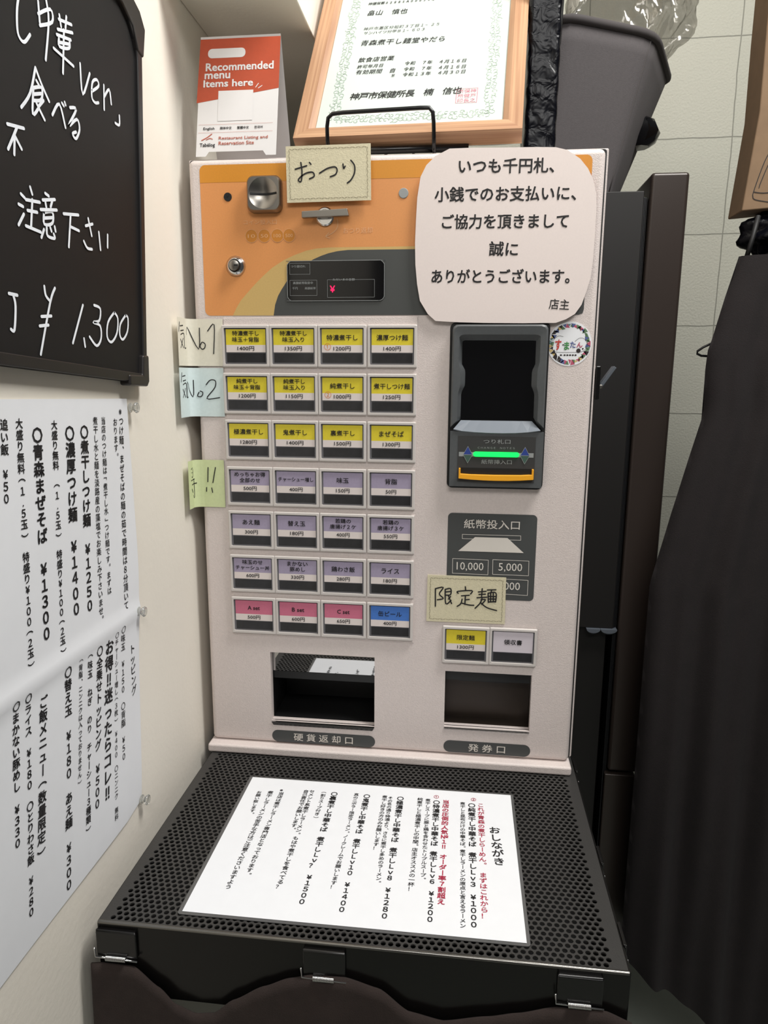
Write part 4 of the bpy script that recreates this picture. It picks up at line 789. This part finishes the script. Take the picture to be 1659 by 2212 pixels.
cap([(-118, 480), (-119.5, 455), (-124, 450.5), (-160, 452), (-160, 462), (-133, 461.5), (-130, 480)], 13)
for a, b2 in ((0, 18), (18, 30), (30, 34), (34, 61), (61, 65), (65, 70), (70, 72)):
    mb = MB()
    for s_ in STB[a:b2]: mb.stroke(s_, 2.3, 9)
    obj('handwriting', mb, 'chalk', bb, WALL, fix=False)
# ================================================================ paper menu on the wall
def wrink(y, z):
    t = .25 * math.sin(y * .021 + z * .013) + .18 * math.sin(z * .034 - y * .03)
    cr = math.exp(-((z - 232 + (y + 156) * .01) / 7) ** 2)
    e = max(0, (y + 190) / 40) * .5
    return 1.6 + 1.1 * t + 2.2 * cr + e * math.sin(z * .03) * .8
def pedge(z):
    pts = [(20, -175), (39.4, -168.5), (147.6, -157), (230, -149.5), (273, -146), (369, -144.5), (440, -148)]
    for (a, b2), (c, d) in zip(pts, pts[1:]):
        if z <= c: return b2 + (d - b2) * max(0, (z - a)) / (c - a)
    return pts[-1][1]
pm = thing('paper_menu', (-14, -300, 33), 'large white paper menu of black vertical print pinned under the blackboard on the left wall', 'menu')
def pmf(u, v):
    zr = 33 + (439.5 - 33) * v; zl = 33 + (449 - 33) * v; z = zl + (zr - zl) * u
    yr_ = pedge(z); y = -470 + (yr_ + 470) * u
    if v < .06 and u > .9: z += (1 - v / .06) * 4 * (u - .9) / .1
    return (y, z, wrink(y, z))
mb = MB(); mb.grid(pmf, 60, 70); obj('sheet', mb, 'paper', pm, WALL, smooth='all')
mb = MB()
for t, x0, y0, x1, y1, bd in MENU: column(mb, t, x0, y0, x1, y1, 0, .35 + bd * .8, 1.06)
mb.map(lambda p: (p[0], p[1], wrink(p[0], p[1]) + .45)); obj('lettering', mb, 'ink', pm, WALL, fix=False)
for (y, z), lb in zip(((-143, 431), (-153, 232), (-171, 38)), ('clear push pin at the top right corner of the paper menu', 'clear push pin halfway down the right edge of the paper menu', 'clear push pin at the bottom right corner of the paper menu')):
    mb = MB(); mb.lathe(y, z, [(4.6, 2.4), (4.6, 3.4), (3, 4.4), (2.8, 6.2), (4.4, 7.4), (5.2, 9), (4.6, 10)], 18); obj('push_pin', mb, 'clearpin', fr=WALL, label=lb, cat='push pin', group='clear push pins on the paper menu', smooth=True)

# ================================================================ things on top of the machine
tc_ = thing('tent_card', (52, 40, 692), 'folded white and orange card recommending menu items, left of the framed certificate', 'table card')
# front face leans back from y=4 to the ridge at y=28, rear leg behind
TB = [(8, 4, 692.4), (96.5, 4, 692.4)]; TT = [(9.6, 30, 817), (98, 30, 817)]
TFr = Fr((8, 4, 692.4), (1, 0, 0), Vector((.0, 26, 124.6)).normalized())
HT = 127.3
mb = MB(); mb.add([(0, 0, 0), (11, 0, 0), (14.5, 5, 0), (74, 5, 0), (77.5, 0, 0), (88.5, 0, 0), (89.6, HT, 0), (1.2, HT, 0)], [tuple(range(8))])
fa = obj('front_face', mb, 'card', tc_, TFr, fix=False)
mb = MB(); mb.add([(9.2, 30, 819.4), (97.6, 30, 819.4), (96.5, 78, 692.4), (8, 78, 692.4)], [(0, 1, 2, 3)]); obj('rear_face', mb, 'card', tc_, fix=False)
k_ = HT / 124.6
def tx(x, z): return (x - 8, (z - 692.4 - 3) * k_)
mb = MB(); mb.flat([tx(7, 752.4), tx(97.2, 765.5), (89.6, HT), (1.2, HT)], .15); obj('orange_area', mb, 'cardo', fa, TFr, fix=False)
mb = MB()
mb.flat(rrect(*tx(18, 799.5), *tx(59.5, 809.5), 4.5), .3)
for t, x0, x1, z, h in (('Recommended', 16, 91, 790, 8.8), ('menu', 15, 43.5, 780.4, 6.2), ('Items here', 14, 69, 772.5, 8)):
    ink(mb, t, *tx(x0, z), *tx(x1, z), h, .3, 1.1)
for a, b2 in (((72, 767), (75, 771)), ((75, 766), (79, 768.5))): mb.stroke([tx(*a), tx(*b2)], .8, .3)
mb.flat([tx(31, 732.5), tx(69.5, 732.5), tx(69.5, 764.5), tx(31, 764.5)], .35)
obj('white_print', mb, 'card', fa, TFr, fix=False)
mb = MB(); ink(mb, 'English', *tx(15.5, 724.5), *tx(28, 724.5), 3.6, .3, .3); ink(mb, '简体中文', *tx(34, 725), *tx(47, 725), 3, .3, .5); ink(mb, '繁體中文', *tx(53, 725), *tx(66, 725), 3, .3, .5); ink(mb, '한국어', *tx(72, 725), *tx(81, 725), 3, .3, .5)
ink(mb, 'Tabélog', *tx(12, 707), *tx(29, 707), 5.2, .3, .5)
obj('black_print', mb, 'ink', fa, TFr, fix=False)
mb = MB(); ink(mb, 'Restaurant Listing and', *tx(33, 714), *tx(87, 714), 4.2, .3, .4); ink(mb, 'Reservation Site', *tx(33, 709), *tx(72, 709), 4, .3, .4)
mb.stroke([tx(14, 712.5), tx(20, 715.5), tx(25, 719)], 1, .3); mb.stroke([tx(19, 713), tx(23, 714.5), tx(26, 713.5)], .8, .3)
for z in (720.5, 729): mb.stroke([tx(10, z), tx(92, z)], .2, .3, False)
obj('rust_print', mb, 'rust', fa, TFr, fix=False)
# framed certificate on a wire easel
ct = thing('framed_certificate', (232, 60, 705), 'oak framed certificate with green scroll border standing on the ticket machine', 'framed certificate')
FW, FH, BW = 244.3, 330, 20.5
def bar(name, P4, lenv):
    mb = MB(); A = [(p[0], p[1], 0) for p in P4]; hs = (5, 12, 12, 5)
    # profile: outer edge w=9, inner lip w=4
    o0, o1, i1, i0 = P4
    V = [(o0[0], o0[1], -10), (o1[0], o1[1], -10), (o1[0], o1[1], 8), (o0[0], o0[1], 8)]
    def lerp(a, b2, t): return (a[0] + (b2[0] - a[0]) * t, a[1] + (b2[1] - a[1]) * t)
    m0, m1 = lerp(o0, i0, .72), lerp(o1, i1, .72)
    V += [(m1[0], m1[1], 7), (m0[0], m0[1], 7), (i1[0], i1[1], 3), (i0[0], i0[1], 3), (i1[0], i1[1], -10), (i0[0], i0[1], -10)]
    mb.add(V, [(0, 1, 2, 3), (3, 2, 4, 5), (5, 4, 6, 7), (7, 6, 8, 9), (9, 8, 1, 0), (0, 3, 5, 7, 9), (1, 8, 6, 4, 2)])
    ax = Vector((o1[0] - o0[0], o1[1] - o0[1])).normalized(); k = random.random()
    mb.uv = [((p[0] * ax.x + p[1] * ax.y) * .001 + k, (-p[0] * ax.y + p[1] * ax.x + p[2]) * .001) for p in mb.v]
    return obj(name, mb, 'wood', ct, CERTF, fix=False)
o4 = [(0, 0), (FW, 0), (FW, FH), (0, FH)]; i4 = [(BW, BW), (FW - BW, BW), (FW - BW, FH - BW), (BW, FH - BW)]
for e in range(4): bar('frame_rail', [o4[e], o4[(e + 1) % 4], i4[(e + 1) % 4], i4[e]], 1)
mb = MB(); mb.flat(i4, 1); pp = obj('certificate', mb, 'cert', ct, CERTF, fix=False)
mb = MB(); mb.plate([(2, 2), (FW - 2, 2), (FW - 2, FH - 2), (2, FH - 2)], -10, -7); obj('backing', mb, 'dark', ct, CERTF)
mb = MB(); rr = random.Random(3)
def scroll(x, y, a, r):
    mb.stroke([(x + r * math.cos(a + k * .7) * (1 - k * .09), y + r * math.sin(a + k * .7) * (1 - k * .09)) for k in range(8)], .55, 1.3)
for x, y0, y1 in ((40, 36, 290), (210, 36, 290)):
    y = y0
    while y < y1:
        for dx in (-4.4, 1.6): scroll(x + dx + rr.uniform(-1, 1), y + rr.uniform(-1, 1), rr.uniform(0, 6.3), rr.uniform(2.6, 4.2))
        y += 5.4
x = 44
while x < 208:
    for dy in (-4.4, 1.6): scroll(x + rr.uniform(-1, 1), 35 + dy + rr.uniform(-1, 1), rr.uniform(0, 6.3), rr.uniform(2.6, 4.2))
    x += 5.4
obj('scroll_border', mb, 'guil', pp, CERTF, fix=False)
for t, x0, y0, x1, y1, bd in CERT:
    mb = MB(); n = len(t); h = {0.1: 4.4, .2: 5, .3: 7.2, .5: 9.5}[bd]
    p = math.dist((x0, y0), (x1, y1)) / n; sl = (y1 - y0) / (x1 - x0)
    for i, ch in enumerate(t):
        if ch == '　': continue
        g = glyph(ch, bd); em = p * (1.08 if bd > .4 else .96 if p > 6 else 1.02); cx_ = x0 + p * (i + .5); cy_ = y0 + sl * (cx_ - x0); mx = .5 if ord(ch) > 0x2000 else (g[2] + g[3]) / 2
        put(mb, g, lambda X, Y: (cx_ + (X - mx) * em + .18 * (Y - .36) * em, cy_ + (Y - .36) * em * 1.05), 1.5)
    obj('lettering', mb, 'ink', pp, CERTF, fix=False)
mb = MB(); s4 = [(172, 51), (194.5, 51), (194.5, 73.5), (172, 73.5)]
for e in range(4): mb.stroke([s4[e], s4[(e + 1) % 4]], .5, 1.4, False)
for i, t in enumerate(('市保神', '所健戸', '印長之')):
    ink(mb, t, 173.5, 69.6 - 7.3 * i, 193, 69.6 - 7.3 * i, 6, 1.4, 0)
obj('seal', mb, 'pink_ink', pp, CERTF, fix=False)
es = thing('wire_easel', (207, 40, 692), 'black wire easel holding up the framed certificate', 'easel')
mb = MB(); hk = [(152, 60, 694.5), (152, 8, 694.5), (151.8, -2, 697), (151.7, -7, 706), (152, -10, 718), (153.4, -11, 726), (158, -11.5, 729.6), (169, -12, 730.4), (250, -12, 732.2), (259, -12, 732), (262.6, -11.5, 728), (263.6, -10, 719), (264, -7, 706), (264, -2, 697), (264, 8, 694.5), (264, 60, 694.5)]
hk = [(a, b2 + 14, c) for a, b2, c in hk]
mb.tube(hk, 2.1, 10); obj('front_hook', mb, 'wire', es, smooth='all')
mb = MB(); mb.tube([(152, 74, 694.5), (152, 180, 694.5), (208, 240, 780), (264, 180, 694.5), (264, 74, 694.5)], 2.1, 8); obj('rear_strut', mb, 'wire', es, smooth='all')
mb = MB(); mb.tube([(120, 26, 700), (300, 26, 700)], 4, 8); obj('ledge_bar', mb, 'wire', es, smooth='all')

# ================================================================ refrigerator behind
fr_ = thing('refrigerator', (370, 500, -750), 'tall black refrigerator behind the ticket machine, its door edge towards the room', 'refrigerator')
mb = MB(); mb.box(-10, 540.7, 281, 735, 80, 713.5); obj('upper_body', mb, 'fridge2', fr_, bevel=1.2)
mb = MB(); mb.box(-10, 533, 290, 735, -745, 82); obj('lower_body', mb, 'fridge2', fr_, bevel=1.2)
for x in (541, 543.4, 545.8):
    mb = MB(); mb.box(x, x + 1.7, 284 + (x - 541), 730, -740, 706); obj('door_gasket', mb, 'gasket', fr_, bevel=.5)
mb = MB(); mb.box(548.1, 599, 280, 740, -160.5, 737); ud = obj('upper_door', mb, 'fridge', fr_, bevel=5, seg=4)
mb = MB(); mb.box(543.6, 592.5, 279, 740, -740, -165.5); obj('lower_door', mb, 'fridge', fr_, bevel=2)
for x0, x1 in ((500, 521), (521.5, 546)):
    mb = MB(); n = 12; mb.loft([[(x0 + (x1 - x0) * (.5 - .5 * math.cos(math.pi * k / n)), 281 - d, 80 - 9 * math.sin(math.pi * k / n) * f) for k in range(n + 1)] for d, f in ((-10, 1), (3, 1), (6, .7))]); obj('hinge_cover', mb, 'lump', fr_, smooth=True)
# fabric bin on the refrigerator
bn = thing('fabric_bin', (470, 340, 714), 'charcoal fabric storage bin with a bound rim standing on the refrigerator', 'storage bin')
def binloop(z):
    t = (z - 714) / 196
    A = [(392, 245), (497, 288), (524, 412), (405, 392)]; B = [(408, 226), (543, 292), (606, 458), (420, 420)]
    Q = [Vector((a[0] + (b2[0] - a[0]) * t, a[1] + (b2[1] - a[1]) * t)) for a, b2 in zip(A, B)]; P = []
    for i in range(4):
        p, a, c = Q[i], Q[i - 1], Q[(i + 1) % 4]; r = 16 + 16 * t
        d1, d2 = (a - p).normalized() * r, (c - p).normalized() * r
        P += [(p + d1 * (1 - s) ** 2 + d2 * s * s) for s in (0, .25, .5, .75, 1)]
    return [(q.x, q.y, z) for q in P]
mb = MB(); lo = [binloop(714 + 196 * k / 8) for k in range(9)]; mb.loft(lo, False); mb.add(lo[0], [tuple(range(20))])
o = obj('body', mb, 'felt', bn, smooth=True); so = o.modifiers.new('t', 'SOLIDIFY'); so.thickness = .003
mb = MB(); mb.tube([Vector(p) + Vector((0, 0, 1)) for p in lo[-1]], 5.5, 8, True); obj('rim_binding', mb, 'bind', bn, smooth='all')
mb = MB(); mb.tube([Vector(lo[k][10 - 3]) * 1.0 for k in range(9)], 1.2, 5); obj('corner_seam', mb, 'bind', bn, smooth='all')
# clear bag in the bin
def bagloop(z):
    base = binloop(min(z, 908)); n = 72; D = dense([(p[0], p[1]) for p in base], n); cxx = sum(p[0] for p in D) / n; cyy = sum(p[1] for p in D) / n
    f = .84 if z <= 908 else .84 + .2 * min(1, (z - 908) / 60); dx = 0 if z < 908 else 30 * min(1, (z - 908) / 80)
    L = []
    for k, p in enumerate(D):
        a = 2 * math.pi * k / n; r = f * (1 + .05 * math.sin(5 * a + z * .05) + .035 * math.sin(11 * a - z * .09) + .02 * math.sin(19 * a + z * .17))
        L.append((cxx + dx + (p[0] - cxx) * r, cyy + (p[1] - cyy) * r, z + (5 * math.sin(3 * a) if z > 1050 else 0)))
    return L
mb = MB(); mb.loft([bagloop(820 + 7 * k) for k in range(44)], False); obj('plastic_bag', mb, 'bag', label='crumpled clear plastic bag rising out of the charcoal fabric bin', cat='plastic bag', smooth='all')
# black film-wrapped parcel beside the certificate
def parcel(u, v):
    a = 2 * math.pi * u; x = 382 + 18.5 * max(-1, min(1, 1.35 * math.cos(a))); y = 150 + 34 * max(-1, min(1, 1.3 * math.sin(a)))
    j = .5 * math.sin(a * 6 + v * 40) * math.sin(v * 31 + a) + .3 * math.sin(v * 73 + a * 3)
    return (x + j * math.cos(a), y + j * math.sin(a), 693 + 330 * v)
mb = MB(); mb.grid(parcel, 48, 110); mb.add([parcel(k / 48, 1) for k in range(48)], [tuple(range(48))]); obj('wrapped_parcel', mb, 'bagb', label='tall parcel in shiny black film behind the right side of the certificate', cat='parcel', smooth='all')
sb = thing('carrying_bag', (400, 190, 855), 'black bag flap with a grey tip hanging above the charcoal fabric bin', 'bag')
mb = MB(); mb.plate([(393, 858), (408.6, 862), (410, 915), (409, 1010), (390, 1010), (391, 915)], -212, -190); obj('flap', mb, 'dark', sb, FRONT, bevel=3)
mb = MB(); mb.loft([[(x0 + (x1 - x0) * t, -y0, z) for t, y0 in ((0, -196), (.5, -182), (1, -196), (.5, -208))] for x0, x1, z in ((382, 388, 890), (374, 396, 905), (366, 404, 930), (360, 408, 1000))]); obj('tip', mb, 'lump', sb, smooth=True)
mb = MB(); mb.loft([[(cx_ + r * math.cos(a * math.pi / 4), 392 + r * math.sin(a * math.pi / 4), z) for a in range(8)] for cx_, r, z in ((552, 15, 800), (556, 20, 806), (560, 22, 820), (557, 17, 836), (552, 10, 842))])
obj('dark_pouch', mb, 'gloss', label='small black pouch poking out low behind the charcoal fabric bin', cat='pouch', smooth=True)

# ================================================================ hanging things at the right
gl_ = [(620, 646), (616.6, 650.8), (604, 648.5), (590, 646), (568, 638), (540, 632), (515, 627), (497, 623), (466, 622), (422, 622), (398, 621), (360, 612), (316, 603), (274, 594), (226, 585), (173, 574), (117, 573), (47, 574), (-61, 574), (-174, 575), (-292, 574), (-374, 574), (-437, 575), (-470, 590), (-500, 645)]
def gleft(z):
    P = [(616.6, 652), (590, 647.3), (568, 640), (515.3, 629), (497, 624), (466, 623), (422, 625.8), (398, 623.3), (360, 613.6), (316, 604.2), (274, 595), (226, 585.3), (172.7, 574), (117, 574), (-61, 574.5), (-292, 574.5), (-437, 575), (-600, 585)]
    for (a, b2), (c, d) in zip(P, P[1:]):
        if z >= c: return b2 + (d - b2) * (a - z) / (a - c) if z < a else b2
    return P[-1][1]
def garm(u, v):
    z0 = 617; xl_ = None
    zb = -436 - 75 * min(1, u * 2.2)
    z = z0 + (zb - z0) * v; xl = gleft(z); xr = 880
    a = 2 * math.pi * u
    return z, xl, xr
def garmp(u, v, side):
    zb = -440 - 130 * min(1, u * 1.6)
    z = 617 + (zb - 617) * v; xl = gleft(z); xr = 850 + 40 * v; x = xl + (xr - xl) * u
    amp = 4 + 14 * min(1, v * 1.5)
    f = math.sin(u * 21 + .9 * math.sin(v * 4)) + .55 * math.sin(u * 43 + 2 * v)
    edge = math.sqrt(max(0, min(1, u * 7)))
    y = 222 - (12 + amp * (1 + .5 * f)) * edge if side == 0 else 222 + 30 * edge
    return (x, y, z)
ga = thing('apron', (720, 225, -560), 'long charcoal apron hanging in folds at the right edge of the photo', 'apron')
mb = MB(); mb.grid(lambda u, v: garmp(u, v, 0), 90, 80); mb.grid(lambda u, v: garmp(u, v, 1), 20, 20); obj('skirt', mb, 'apron', ga, smooth='all')
for q in ([(662, 222, 617), (668, 226, 640), (674, 230, 668)], [(740, 222, 617), (735, 226, 640), (730, 230, 668)]):
    mb = MB(); mb.tube(q, 3.2, 8); obj('neck_strap', mb, 'black', ga, smooth='all')
mb = MB(); mb.tube([(668, 240, 522), (641.6, 240, 511.5), (624, 240, 503), (616.5, 240, 497.5), (616.5, 240, 494), (622, 240, 491.5), (640, 240, 490.5), (700, 240, 492), (820, 240, 492)], 1.6, 8); obj('coat_hanger', mb, 'wire', label='black wire hanger end poking out left of the charcoal apron', cat='hanger', smooth='all')
kb = thing('paper_bag', (730, 260, 676), 'brown kraft paper bag with a line drawing hanging at the top right', 'paper bag')
mb = MB(); KP = [(655.6, 675.8), (760, 684), (770, 1010), (664, 1010), (664, 891), (665.5, 796)]; mb.plate(KP, -290, -238); obj('bag_body', mb, 'kraft', kb, FRONT, bevel=2)
mb = MB()
for s_ in ([(690, 760), (679.8, 740.9), (673.6, 722), (668, 700), (667.4, 694), (671, 689.5), (690, 686)], [(692, 745), (684, 735), (676, 712), (674, 704)], [(668, 699), (680, 697.5), (700, 699)], [(694, 728), (688, 716)]): mb.stroke(s_, 1, -237.6)
obj('drawing', mb, 'ink', kb, FRONT, fix=False)
def bund(u, v):
    a = 2 * math.pi * u; b2 = math.pi * v; r = 1 + .12 * math.sin(5 * a + 3 * b2) + .08 * math.sin(9 * b2 + a)
    return (715 + 48 * r * math.sin(b2) * math.cos(a), 262 + 28 * r * math.sin(b2) * math.sin(a), 652 + 30 * r * math.cos(b2))
mb = MB(); mb.grid(bund, 40, 24); obj('black_bundle', mb, 'bagb', label='bunched black plastic below the kraft paper bag', cat='bundle', smooth='all')
